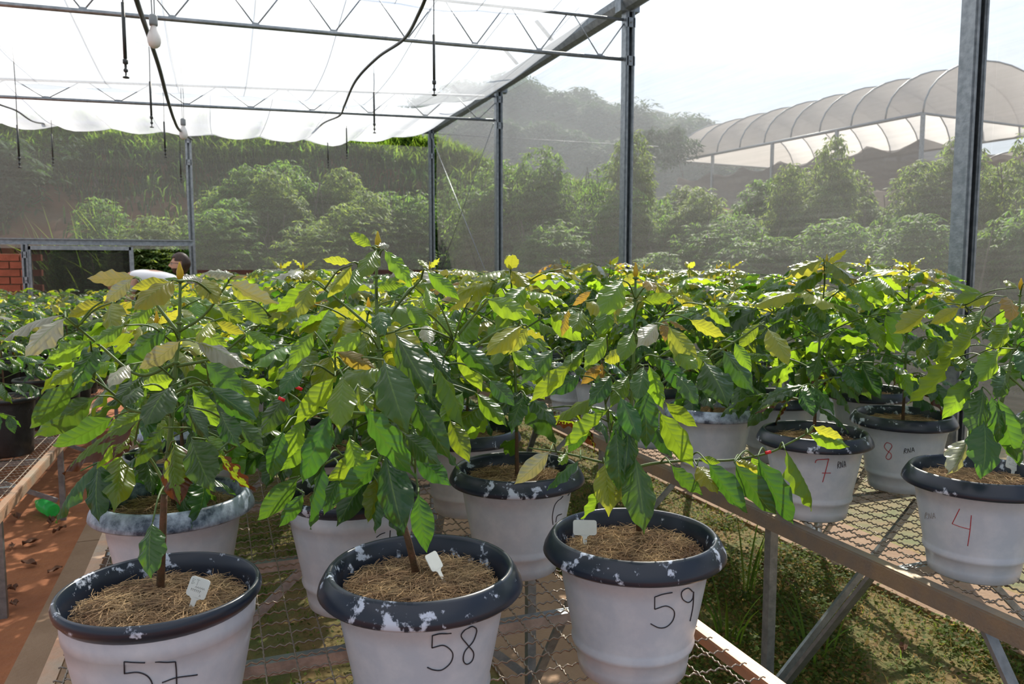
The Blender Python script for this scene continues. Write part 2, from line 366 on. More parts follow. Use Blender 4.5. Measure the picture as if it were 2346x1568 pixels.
# ================================================================ GREENHOUSE FRAME
WX = 3.38; GZ = 3.86; ZB = .765
def post(x, y, z1, wd, label, z0=0.0):
    o = empty('steel_post', (x, y, z0), label, 'post'); h = z1 - z0
    mb = MB(); t_ = .006; w2 = wd / 2                        # open C-section with returned lips
    mb.box((0, w2, h / 2), (wd, t_, h)); mb.box((-w2, 0, h / 2), (t_, wd, h)); mb.box((w2, 0, h / 2), (t_, wd, h))
    mb.box((-w2 + wd * .16, -w2, h / 2), (wd * .32, t_, h)); mb.box((w2 - wd * .16, -w2, h / 2), (wd * .32, t_, h))
    mb.build('channel', M['steel'], o, smooth=False)
    for s_ in (-1, 1):
        mb = MB(); mb.box((s_ * (w2 - .012), -w2 - .006, h / 2), (.012, .010, h)); mb.build('lip', M['steel'], o, smooth=False)
    for zz in (h - .14, h - .46):
        mb = MB(); mb.box((0, -w2 - .006, zz), (wd * 1.05, .01, .08)); pl_ = mb.build('bracket', M['steel'], o, smooth=False)
        mb = MB(); mb.tube([(0, -w2 - .01, zz), (0, -w2 - .022, zz)], .009, 8); mb.build('bolt', M['steel'], o)
    return o
post(3.60, 3.0, GZ, .082, 'thickest galvanised steel post, nearest the camera, at the right side of the photo')
post(WX + .01, 6.2, GZ, .080, 'galvanised steel post holding the end of the near roof truss at the screen wall')
post(WX - .01, 9.5, GZ, .080, 'galvanised steel post of the side wall carrying the second roof truss')
post(WX - .07, 12.6, GZ + .03, .080, 'galvanised steel post at the far corner of the greenhouse under the gutter end')
post(-.34, 12.6, 3.62, .080, 'tall steel post of the far wall behind the person with glasses')
# gutter
g = empty('roof_gutter', (WX, 3, GZ), 'long grey steel gutter running along the top of the screen wall', 'gutter')
ys = [(-1.0, 2.9), (2.9, 5.9), (5.9, 9.3), (9.3, 12.75)]
for (a, b) in ys:
    mb = MB(); prof = [(a_ * .72, b_ * .72) for a_, b_ in ((-.11, .10), (-.10, .04), (-.06, -.03), (0, -.055), (.06, -.03), (.10, .04), (.11, .10), (.12, .10), (.108, .03), (.065, -.04), (0, -.067), (-.065, -.04), (-.108, .03), (-.12, .10))]
    vs = [(x_, yy - 3, z_) for yy in (a, b) for (x_, z_) in prof]; n = len(prof)
    mb.add(vs, [(k, (k + 1) % n, n + (k + 1) % n, n + k) for k in range(n)] + [tuple(range(n - 1, -1, -1)), tuple(range(n, 2 * n))])
    mb.build('gutter_section', M['steel'], g, smooth=False)
for yy in (4.55, 6.2, 9.5):
    mb = MB(); mb.box((0, yy - 3, .01), (.185, .10, .12)); mb.build('gutter_joint', M['steel'], g, smooth=False)
for yy in (7.6, 8.6, 10.6, 12.5):
    mb = MB(); mb.bar((-.10, yy - 3, .08), (-.30, yy - 3.05, .24), .05, .012); mb.build('net_bracket', M['steel'], g, smooth=False)

def truss(y, x0, x1, z0a, z0b, hh, label, step=.45, ha=None):
    ha = hh if ha is None else ha; H_ = lambda x: ha + (hh - ha) * (x - x0) / (x1 - x0)
    o = empty('roof_truss', (x1, y, 0), label, 'roof truss')
    f = lambda x: z0a + (z0b - z0a) * (x - x0) / (x1 - x0)
    mb = MB(); mb.tube([(x0 - x1, 0, z0a), (0, 0, z0b)], .017, 8); mb.build('bottom_chord', M['steel'], o)
    mb = MB(); mb.tube([(x0 - x1, 0, z0a + ha), (0, 0, z0b + hh)], .014, 8); mb.build('top_chord', M['steel'], o)
    x = x1 - .22; k = 0
    while x > x0 + step / 2:
        for s_ in (-1, 1):
            mb = MB(); mb.tube([(x - x1, 0, f(x)), (x - x1 + s_ * step * .5, 0, f(x) + H_(x))], .0055, 5); mb.build('diagonal_rod', M['steel'], o)
        mb = MB(); mb.box((x - x1, 0, f(x) + .012), (.05, .012, .03)); mb.build('gusset', M['steel'], o, smooth=False)
        x -= step * 1.12
    return o
truss(6.2, -3.2, 3.34, 3.33, 3.42, .33, 'near lattice roof truss crossing the upper left of the photo', .50)
truss(9.5, -4.6, 3.32, 3.31, 3.47, .29, 'second lattice roof truss beyond the near one', .60, .12)
truss(12.6, -6, 3.26, 3.50, 3.80, .02, 'far wall header tube under the scalloped white net', 9)

# white roof nets: sagging between trusses, gathered between lengthwise wires
def roof_net(x0, x1, y0, y1, za, zb, sag, sc, wstep, label, zx=0.0, mat='net_white'):
    o = empty('roof_net', ((x0 + x1) / 2, (y0 + y1) / 2, za), label, 'net'); c = Vector(o.location)
    nx = int((x1 - x0) / .09); ny = 26; vs = []
    def Z(x, y):
        u = (y - y0) / (y1 - y0); s_ = abs(math.sin(PI * (x - x0) / wstep))
        e_ = min(1.0, (x1 - x) / 1.5) ** .5 if x1 > x else 0.0
        return za + (zb - za) * u + .28 * (1 - e_) - sag * e_ * max(0.0, math.sin(PI * u)) ** .9 - sc * s_ * e_ * (.35 + .65 * math.sin(PI * u)) + zx * (x - x0) + noise.noise(Vector((x * 1.5, y * .8, 2))) * .04
    for j in range(ny + 1):
        for i in range(nx + 1):
            x = x0 + (x1 - x0) * i / nx; y = y0 + (y1 - y0) * j / ny; vs.append(Vector((x, y, Z(x, y))) - c)
    mb = MB(); w_ = nx + 1
    mb.add(vs, [(j * w_ + i, j * w_ + i + 1, (j + 1) * w_ + i + 1, (j + 1) * w_ + i) for j in range(ny) for i in range(nx)])
    mb.build('net_sheet', M[mat], o)
    x = x0
    while x <= x1 + .01:
        mb = MB(); mb.tube([Vector((x, y0 + (y1 - y0) * j / 16, Z(x, y0 + (y1 - y0) * j / 16) + .006)) - c for j in range(17)], .003, 4)
        mb.build('support_wire', M['steel'], o); x += wstep
    return o
roof_net(-4.6, 3.28, -7.0, -1.0, 4.5, 4.4, .15, .08, .66, 'white shade net span overhead behind the camera')
roof_net(-4.6, 3.28, -1.0, 2.6, 4.4, 4.25, .15, .08, .66, 'white shade net span above the nearest potted plants')
roof_net(-4.6, 3.28, 2.6, 6.15, 4.25, 3.64, .06, .06, .66, 'white shade net span hanging just before the near roof truss')
roof_net(-5.6, 3.28, 6.25, 9.45, 3.68, 3.52, .13, .05, .66, 'white shade net span sagging between the near and second roof trusses')
roof_net(-6.6, 3.20, 9.55, 12.55, 3.54, 3.58, .05, .15, .66, 'farthest white shade net span with a scalloped lower edge', 0.0, 'net_dense')
# side wall nets (right) and far wall net
def wall_net(name, a, b, z0, z1, mat, label=None, wav=.02):
    a = Vector(a); b = Vector(b); d = b - a; n = Vector((-d.y, d.x, 0)).normalized(); nx = max(8, int(d.length / .12)); nz = 20; vs = []
    for j in range(nz + 1):
        for i in range(nx + 1):
            p = a.lerp(b, i / nx); z_ = z0 + (z1 - z0) * j / nz
            p = p + n * (wav * noise.noise(Vector((p.x * 2, p.y * 2, z_ * 1.2)))); vs.append((p.x, p.y, z_))
    mb = MB(); w_ = nx + 1; mb.add(vs, [(j * w_ + i, j * w_ + i + 1, (j + 1) * w_ + i + 1, (j + 1) * w_ + i) for j in range(nz) for i in range(nx)])
    return mb.build(name, mat, kind='structure')
wall_net('wall_right', (3.70, -.6, 0), (3.70, 2.95, 0), .02, GZ - .05, M['net_side'])
wall_net('wall_right', (3.70, 2.95, 0), (3.50, 6.2, 0), .02, GZ - .05, M['net_side'])
wall_net('wall_right', (3.50, 6.2, 0), (3.46, 9.5, 0), .02, GZ - .05, M['net_side'])
wall_net('wall_right', (3.46, 9.5, 0), (3.40, 12.62, 0), .02, GZ - .05, M['net_side'])
wall_net('wall_far', (3.30, 12.75, 0), (-.33, 12.75, 0), .02, 3.6, M['net_far'])
wall_net('wall_far', (-.33, 12.75, 0), (-7.0, 12.75, 0), 1.9, 3.6, M['net_far'])
# bracing wires at the far corner
for a, b, l in (((3.28, 12.5, 3.75), (3.36, 9.9, 1.5), 'taut bracing wire running down from the far corner post'), ((3.34, 9.6, 3.45), (3.30, 12.3, 1.4), 'thin bracing wire crossing between the two far posts of the side wall')):
    mb = MB(); mb.tube([a, b], .005, 5); mb.build('bracing_wire', M['steel'], label=l, cat='wire')
# far wall base rail, header beam, door frame and black screen
mb = MB(); mb.bar((-.28, 12.5, 1.56), (3.25, 12.5, 1.56), .04, .07); mb.build('wall_rail', M['dark_metal'], label='low dark red rail along the foot of the far wall', cat='rail', smooth=False)
bm_ = empty('header_beam', (-2.6, 11.6, 1.96), 'horizontal steel channel beam over the black screen panel at left', 'beam')
for dz, hh, dy in ((0, .055, 0), (.034, .012, -.03), (-.034, .012, -.03)):
    mb = MB(); mb.box((-.15, dy, dz), (4.9, .02 if dy == 0 else .06, hh)); mb.build('flange' if dy else 'web', M['steel'], bm_, smooth=False)
post(-2.28, 11.55, 1.93, .07, 'short steel post at the left side of the black screen panel')
dr = empty('screen_panel', (-1.66, 11.55, 0), 'framed black screen panel under the header beam at left', 'screen')
for c_, s_ in (((-.58, 0, 1.0), (.05, .05, 1.8)), ((.60, 0, 1.0), (.05, .05, 1.8)), ((0, 0, 1.88), (1.2, .05, .05)), ((0, 0, .12), (1.2, .05, .05))):
    mb = MB(); mb.box(c_, s_); mb.build('frame_bar', M['steel'], dr, smooth=False)
mb = MB(); vs = []
for j in range(13):
    for i in range(25): vs.append((-.56 + 1.14 * i / 24, .02 * math.sin(i * 1.3 + j * .4) * .6, .14 + 1.72 * j / 12))
mb.add(vs, [(j * 25 + i, j * 25 + i + 1, (j + 1) * 25 + i + 1, (j + 1) * 25 + i) for j in range(12) for i in range(24)]); mb.build('mesh_cloth', M['net_black'], dr)
# brick wall at far left
bw = empty('brick_wall', (-3.05, 12.0, 0), 'low red brick wall at the far left edge beside the black screen panel', 'wall')
bme = MB(); bme.box((0, 0, 0), (.235, .12, .085)); bme = bme.mesh('brick', M['brick'], False)
mb = MB(); mb.box((0, .02, .91), (1.5, .09, 1.80)); mb.build('mortar', M['concrete'], bw, smooth=False)
for r_ in range(18):
    for k in range(6):
        o = link('brick', bme, bw); o.location = (-.62 + k * .25 + (.12 if r_ % 2 else 0), R.uniform(-.004, .004), .06 + r_ * .1); o.rotation_euler = (0, 0, R.uniform(-.01, .01))

# ================================================================ BENCHES
def bench(name_label, x0, x1, y0, y1, z, legs, braces, railmat, sub='steel'):
    o = empty('wire_bench', ((x0 + x1) / 2, y0, 0), name_label, 'bench'); c = Vector(o.location)
    def B(nm, a, b, w_, h_, m_=sub, u=(0, 0, 1)):
        mb = MB(); mb.bar(Vector(a) - c, Vector(b) - c, w_, h_, upv=u); return mb.build(nm, M[m_], o, smooth=False)
    for x in (x0, x1):
        yy = y0
        while yy < y1 - .1:
            ye = min(y1, yy + 2.9); jj = R.uniform(-.006, .006)
            B('side_rail', (x, yy, z - .004), (x + jj, ye - .006, z - .004), .034, .008, railmat); B('side_rail', (x + (.016 if x == x1 else -.016), yy, z - .03), (x + (.016 if x == x1 else -.016), ye - .006, z - .03), .005, .05, railmat); yy = ye
    for yy in (y0, y1): B('end_rail', (x0, yy, z - .02), (x1, yy, z - .02), .03, .04, railmat)
    yy = y0 + .75
    while yy < y1: B('cross_beam', (x0 + .02, yy, z - .026), (x1 - .02, yy, z - .026), .032, .030); yy += .62
    for yy in legs:
        for x in (x0 + .01, x1 - .01):
            B('leg', (x, yy, -.02), (x, yy, z - .01), .032, .032)
        B('diagonal_brace', (x0 + .04, yy, .12), ((x0 + x1) / 2, yy + .02, z - .04), .028, .012, u=(0, 1, 0)); B('diagonal_brace', (x1 - .04, yy, .12), ((x0 + x1) / 2, yy + .02, z - .04), .028, .012, u=(0, 1, 0))
    for (x, ya, yb) in braces: B('diagonal_brace', (x, ya, .03), (x, yb, z - .03), .012, .034, u=(1, 0, 0))
    # crimped wire deck
    W_ = x1 - x0; n = int(W_ / .0054); mb = MB()
    mb.tube([(-(W_ - .03) / 2 + (W_ - .03) * i / n, .0012 * math.cos(i * PI / 2), .0028 * math.sin(i * PI / 2)) for i in range(n + 1)], .0021, 4); me = mb.mesh('cross_wire', M['wire'])
    stop = y0 + .062 * min(int((y1 - y0) / .062), 96); yy = y0 + .03; k = 0
    while yy < stop:
        q = link('cross_wire', me, o); q.location = (0, yy - y0 + R.uniform(-.003, .003), z + .006); yy += .062; k += 1
    L = y1 - y0 - .02; n = int(min(L, 6.5) / .0052); L1 = min(L, 6.5); mb = MB()
    mb.tube([(.0008 * math.sin(i * PI / 2), L1 * i / n, .0022 * math.cos(i * PI / 2)) for i in range(n + 1)] + ([(0, L, 0)] if L > L1 else []), .0022, 4); me = mb.mesh('long_wire', M['wire'])
    x = x0 + .035
    while x < x1 - .02:
        q = link('long_wire', me, o); q.location = (x - c.x, .01, z + .006); x += .0655
    if yy < y1 - .1:
        mb = MB()
        while yy < y1 - .03: mb.tube([(-W_ / 2, yy - y0, z + .006), (W_ / 2, yy - y0, z + .006)], .0025, 3, cap=False); yy += .062
        mb.build('far_cross_wires', M['wire'], o, kind='stuff')
    return o
bench('front steel bench with crimped wire deck under the white pots 57 58 and 59', -.36, 1.055, 1.0, 10.4, ZB, (2.6, 4.0, 5.4, 6.8, 8.2, 9.6), ((-.34, 2.6, 2.15), (1.04, 2.6, 2.1), (-.34, 4.0, 3.6), (1.04, 4.0, 3.6)), 'rust_rail')
bench('right hand steel bench with crimped wire deck under white pots 4 7 and 8', 1.79, 3.2, .3, 9.8, ZB, (.9, 2.2, 3.5, 4.8, 6.1, 7.4, 8.7), ((1.79, 2.2, 1.72), (1.79, .9, 1.38), (1.79, 3.5, 3.05), (1.79, 4.8, 4.3), (3.19, 2.2, 1.72), (3.19, 3.5, 3.05)), 'steel_rust')
bench('low left bench with a pinkish rusty rail under the black pots', -2.55, -.98, 3.2, 10.5, .52, (4.15, 5.68, 7.1, 8.6, 10.0), (), 'rust_rail')

# ================================================================ HANGING THINGS
def sprinkler(px, py, y, ztop, label, L=.28):
    p = onY(px, py, y); o = empty('hanging_sprinkler', p, label, 'sprinkler'); r0 = .0035
    mb = MB(); mb.tube([(0, 0, .10 + L), (.004, 0, (ztop - p.z) * .6), (0, 0, ztop - p.z)], r0, 5); mb.build('supply_tube', M['hose'], o)
    mb = MB(); mb.tube([(0, 0, .10), (0, 0, .10 + L)], .009, 8); mb.build('weight', M['hose'], o)
    mb = MB(); mb.lathe([(.002, .10), (.013, .095), (.013, .075), (.006, .07), (.006, .05), (.011, .045), (.011, .035), (.004, .03), (.004, .012), (.016, .008), (.016, .002), (.001, 0)], 10); mb.build('nozzle', M['hose'], o)
    return o
for a in ((289, 180, 4.6, 3.95, 'long black sprinkler hanging at the upper left under the near truss'),
          (995, 220, 5.0, 3.9, 'black sprinkler hanging at the top centre in front of the near truss'),
          (348, 293, 7.4, 3.75, 'black sprinkler hanging just left of the lower light bulb'),
          (858, 306, 7.6, 3.7, 'black sprinkler hanging between the two trusses right of centre'),
          (379, 362, 9.3, 3.7, 'sprinkler dropping in front of the green bank beside the lower bulb'),
          (45, 385, 8.3, 3.65, 'sprinkler hanging at the far left before the shaded bank'),
          (415, 418, 11.5, 3.6, 'sprinkler close to the left of the far wall post'),
          (795, 364, 10.2, 3.7, 'thin sprinkler hanging before the bushes in the middle'),
          (752, 385, 11.6, 3.7, 'small sprinkler farthest back left of the middle bushes'),
          (122, 380, 11.0, 3.65, 'faint sprinkler hanging before the bank near the left edge')): sprinkler(*a)
def hose(pts, r, label):
    mb = MB(); mb.tube(crv([onY(*p) for p in pts], 8), r, 8); return mb.build('water_hose', M['hose'], label=label, cat='hose')
hose([(296, -60, 4.2), (316, 10, 4.6), (345, 95, 5.4), (366, 160, 6.1), (383, 225, 7.0), (399, 275, 8.0), (413, 300, 9.0), (440, 320, 11.8)], .014, 'thick black water hose sloping down from the top left to the lower bulb')
hose([(985, -30, 4.6), (960, 30, 5.0), (925, 90, 5.8), (865, 132, 6.6), (815, 185, 7.4), (790, 240, 8.6), (778, 265, 9.4), (745, 280, 10.4), (720, 298, 11.5)], .012, 'black water hose curving down across the centre of the roof')
hose([(-60, 215, 9.5), (0, 240, 9.8), (38, 254, 10.2), (75, 278, 11.0), (110, 284, 12.2)], .010, 'black hose sagging under the net at the far left')
def bulb(px, py, y, s_, ztop, label):
    p = onY(px, py, y); o = empty('light_bulb', p, label, 'light bulb')
    mb = MB(); prof = [(.001, 0), (.020, .004), (.036, .018), (.044, .040), (.046, .062), (.042, .085), (.033, .108), (.024, .128), (.019, .145), (.018, .155)]
    mb.lathe([(r * s_, z * s_) for r, z in prof], 20); mb.build('glass_envelope', M['bulb'], o)
    mb = MB(); mb.lathe([(.018 * s_, .150 * s_), (.026 * s_, .152 * s_), (.028 * s_, .165 * s_), (.028 * s_, .215 * s_), (.022 * s_, .225 * s_), (.001, .226 * s_)], 16); mb.build('socket', M['socket'], o)
    for k in (-1, 1):
        mb = MB(); mb.tube([(k * .006, 0, .224 * s_), (k * .012, .01, (ztop - p.z) * .55), (0, 0, ztop - p.z)], .0028, 5); mb.build('cable', M['hose'], o)
bulb(354, 111, 5.0, .82, 3.85, 'large frosted light bulb hanging near the top left')
bulb(421, 320, 9.0, .95, 3.75, 'smaller looking frosted bulb hanging in front of the far wall post top')
# ================================================================ LEAF TEMPLATES
def leaf_shape(nu, nv, bulge, wave, waves, ph, fold, curl, mi=0):
    vs = []; uvs = []
    for i in range(nu + 1):
        u = i / nu; t_ = max(0, (u - .06) / .94)
        hw = .5 * max(0.0, math.sin(PI * t_ ** .86)) ** .92 * (1 + .022 * math.sin(2 * PI * waves * u + ph * 2))
        if t_ > .82: hw *= 1 - .5 * (t_ - .82) / .18
        hw = max(hw, .022 if u < .9 else .004)
        zc = bulge * 4 * u * (1 - u) - curl * max(0, u - .7) ** 2 * 3
        for j in range(nv + 1):
            v = -1 + 2 * j / nv
            wv = wave * abs(v) ** 2 * math.sin(2 * PI * waves * u + ph + (1.9 if v > 0 else 0)) * min(1, t_ * 5) * (1 - t_ * .3)
            vs.append((v * hw * (1 - .12 * abs(v) * fold), u + .008 * math.sin(ph + u * 9) * v, zc + wv - fold * hw * abs(v) * .38 + .03 * hw * math.sin(PI * 9 * (u - .08 * abs(v))) ** 2 * (1 if nu > 12 else 0)))
            uvs.append((v * .5 + .5, t_))
    w_ = nv + 1
    fs = [(i * w_ + j, i * w_ + j + 1, (i + 1) * w_ + j + 1, (i + 1) * w_ + j) for i in range(nu) for j in range(nv)]
    return vs, fs, uvs
rl = random.Random(11)
HI = []; LO = []
for k in range(7):
    a = (rl.uniform(.05, .16), rl.uniform(.040, .070), rl.uniform(3.0, 4.6), rl.uniform(0, 6), rl.uniform(.3, 1.3), rl.uniform(0, .6))
    HI.append(leaf_shape(26, 6, *a)); LO.append(leaf_shape(7, 2, *a))
HIM = {c: [] for c in LEAF}
for c in LEAF:
    for (v, f, uv) in HI: HIM[c].append(MB().add(v, f, 0, uv).mesh('leaf_' + c, M[c]))
def leaf_matrix(b, tp, nrm, W, L=None):
    b = Vector(b); d = Vector(tp) - b; L = L or d.length; d.normalize()
    n = nrm - d * nrm.dot(d)
    if n.length < 1e-3: n = d.orthogonal()
    n.normalize(); x = d.cross(n)
    zs = (W + L) * .5
    return Matrix(((x.x * W, d.x * L, n.x * zs, b.x), (x.y * W, d.y * L, n.y * zs, b.y), (x.z * W, d.z * L, n.z * zs, b.z), (0, 0, 0, 1)))

# ================================================================ POTS
BODY = [(.001, 0), (.106, 0), (.113, .005), (.117, .03), (.1205, .058), (.127, .064), (.1295, .073), (.1275, .083), (.128, .09), (.140, .155), (.1495, .21), (.1535, .238), (.1562, .2405), (.1575, .26), (.1575, .276)]
RIM_A = [(.156, .276), (.172, .268), (.1865, .263), (.1905, .268), (.188, .279), (.181, .293), (.174, .304), (.169, .309), (.1645, .308), (.160, .30), (.153, .27), (.146, .235), (.139, .2)]
RIM_B = [(.155, .273), (.159, .276), (.163, .282), (.168, .288), (.1695, .297), (.1665, .306), (.162, .3085), (.1585, .305), (.153, .28), (.146, .235), (.139, .2)]
KP = .295 / .31
BODY = [(a, b * KP) for a, b in BODY]; RIM_A = [(a, b * KP) for a, b in RIM_A]; RIM_B = [(a, b * KP) for a, b in RIM_B]
def pot_r(z):
    for (r0, z0), (r1, z1) in zip(BODY[2:], BODY[3:]):
        if z0 <= z <= z1: return r0 + (r1 - r0) * (z - z0) / max(1e-6, z1 - z0)
    return .15
def on_pot(px, py, c):
    v = fw + rt * ((px - CX) / F) - up * ((py - CY) / F); d = (c - CAM).dot(fw) - .25
    while d < (c - CAM).dot(fw) + .2:
        p = CAM + v * d
        if math.hypot(p.x - c.x, p.y - c.y) < pot_r(p.z - c.z) + .0006: return p - c
        d += .0008
    return None
me_body = MB().lathe(BODY, 56, wob=lambda a: .004 * math.sin(2 * a + 1)).mesh('pot', M['potwhite'])
me_body_lo = MB().lathe(BODY[:3] + BODY[4:8:2] + BODY[9::2] + BODY[-1:], 24).mesh('pot', M['potwhite'])
me_rimA = MB().lathe(RIM_A, 64).mesh('rim', M['potrim']); me_rimAp = MB().lathe(RIM_A, 64).mesh('rim', M['potrim_pale'])
me_rimB = MB().lathe(RIM_B, 64).mesh('rim', M['potrim'])
me_rim_lo = MB().lathe(RIM_A[1:-1:2] + RIM_A[-1:], 24).mesh('rim', M['potrim'])
BK = [(.001, 0), (.125, 0), (.135, .01), (.142, .12), (.150, .26), (.156, .325)]; BKR = [(.153, .315), (.168, .318), (.172, .33), (.168, .341), (.160, .343), (.154, .336), (.148, .28)]
me_black = MB().lathe(BK, 32, wob=lambda a: .006 * math.sin(3 * a)).mesh('pot', M['potblack']); me_blackrim = MB().lathe(BKR, 40).mesh('rim', M['potblack'])
def mulch_mesh(seed, n, R0=.144, zt=.236):
    r = random.Random(seed); mb = MB(); prof = [(.0, zt + .012), (.03, zt + .012), (.08, zt + .004), (.12, zt - .004), (R0 + .004, zt - .016)]
    mb.lathe(prof[::-1], 22, mi=1)
    for _ in range(n):
        q = R0 * .96 * math.sqrt(r.random()); a = r.uniform(0, 2 * PI); x, y = q * math.cos(a), q * math.sin(a); b = r.uniform(0, 2 * PI); L = r.uniform(.02, .075) * (1.3 if r.random() < .1 else 1)
        zz = zt + .014 - .09 * (q ** 1.6) + r.uniform(-.004, .014) + .008 * noise.noise(Vector((x * 22, y * 22, seed))); e = r.uniform(-.25, .35); cv = r.uniform(-.5, .5); wd = r.uniform(.00025, .0008)
        pts = []
        for k in range(4):
            u = k / 3 - .5; an = b + cv * u; pts.append(Vector((x + math.cos(an) * L * u, y + math.sin(an) * L * u, zz + e * L * u + (.25 - u * u) * L * .2)))
        for p in pts:
            h = math.hypot(p.x, p.y)
            if h > R0: p.x *= R0 / h; p.y *= R0 / h
            p.z = max(p.z, zt - .012)
        vs = []; sd_ = Vector((-math.sin(b), math.cos(b), 0)) * wd
        for p in pts: vs += [p - sd_, p + Vector((0, 0, wd * 1.2)), p + sd_]
        mb.add(vs, [(3 * k + j, 3 * k + j + 1, 3 * k + j + 4, 3 * k + j + 3) for k in range(3) for j in range(2)], 0)
    return mb.mesh('mulch', [M['straw'], M['soil']], smooth=False)
MULCH = [mulch_mesh(s, 3600) for s in (1, 2, 3)]; MULCH_LO = mulch_mesh(9, 260); MULCH_BK = mulch_mesh(12, 200, .144, .30)

def pot_children(root, kind, near=True, pale=False, rot=0.0, mulch=0):
    rm = Matrix.Rotation(rot, 4, 'Z')
    if kind == 'K':
        b = link('pot', me_black, root, label='black pot'); link('rim', me_blackrim, b); m_ = link('mulch', MULCH_BK, root, kind='stuff')
    else:
        b = link('pot', me_body if near else me_body_lo, root)
        link('rim', (me_rimB if kind == 'B' else (me_rimAp if pale else me_rimA)) if near else me_rim_lo, b, label='black rim smeared with white paint', mw=rm)
        m_ = link('mulch', MULCH[mulch % 3] if near else MULCH_LO, root, kind='stuff', mw=rm)
    return b
def marks(body, c, strokes, mat, name, label, r=.0011):
    mb = MB(); inv = None
    for s_ in strokes:
        pts = [on_pot(x, y, c) for (x, y) in s_]; pts = [p for p in pts if p is not None]
        if len(pts) < 2: continue
        q = crv(pts, 6) if len(pts) > 2 else pts; out = []
        for p in q:
            rr = pot_r(p.z) + .0004; h = math.hypot(p.x, p.y); out.append(Vector((p.x * rr / h, p.y * rr / h, p.z)))
        mb.tube(out, r, 5)
    if mb.v: mb.build(name, M[mat], body, label=label)
def Z1(pts, sc_, ox, oy): return [(x / sc_ + ox, y / sc_ + oy) for x, y in pts]
RNA = [[(0, 1), (.02, .5), (.08, .02), (.2, .05), (.22, .3), (.06, .5), (.25, 1)], [(.36, 1), (.38, .1), (.58, .95), (.64, .0)], [(.74, 1), (.86, .05), (1.0, .95)], [(.78, .62), (.98, .6)]]
def rna(x0, y0, w_, h_, tilt=0): return [[(x0 + u * w_, y0 + v * h_ + tilt * u) for u, v in s_] for s_ in RNA]

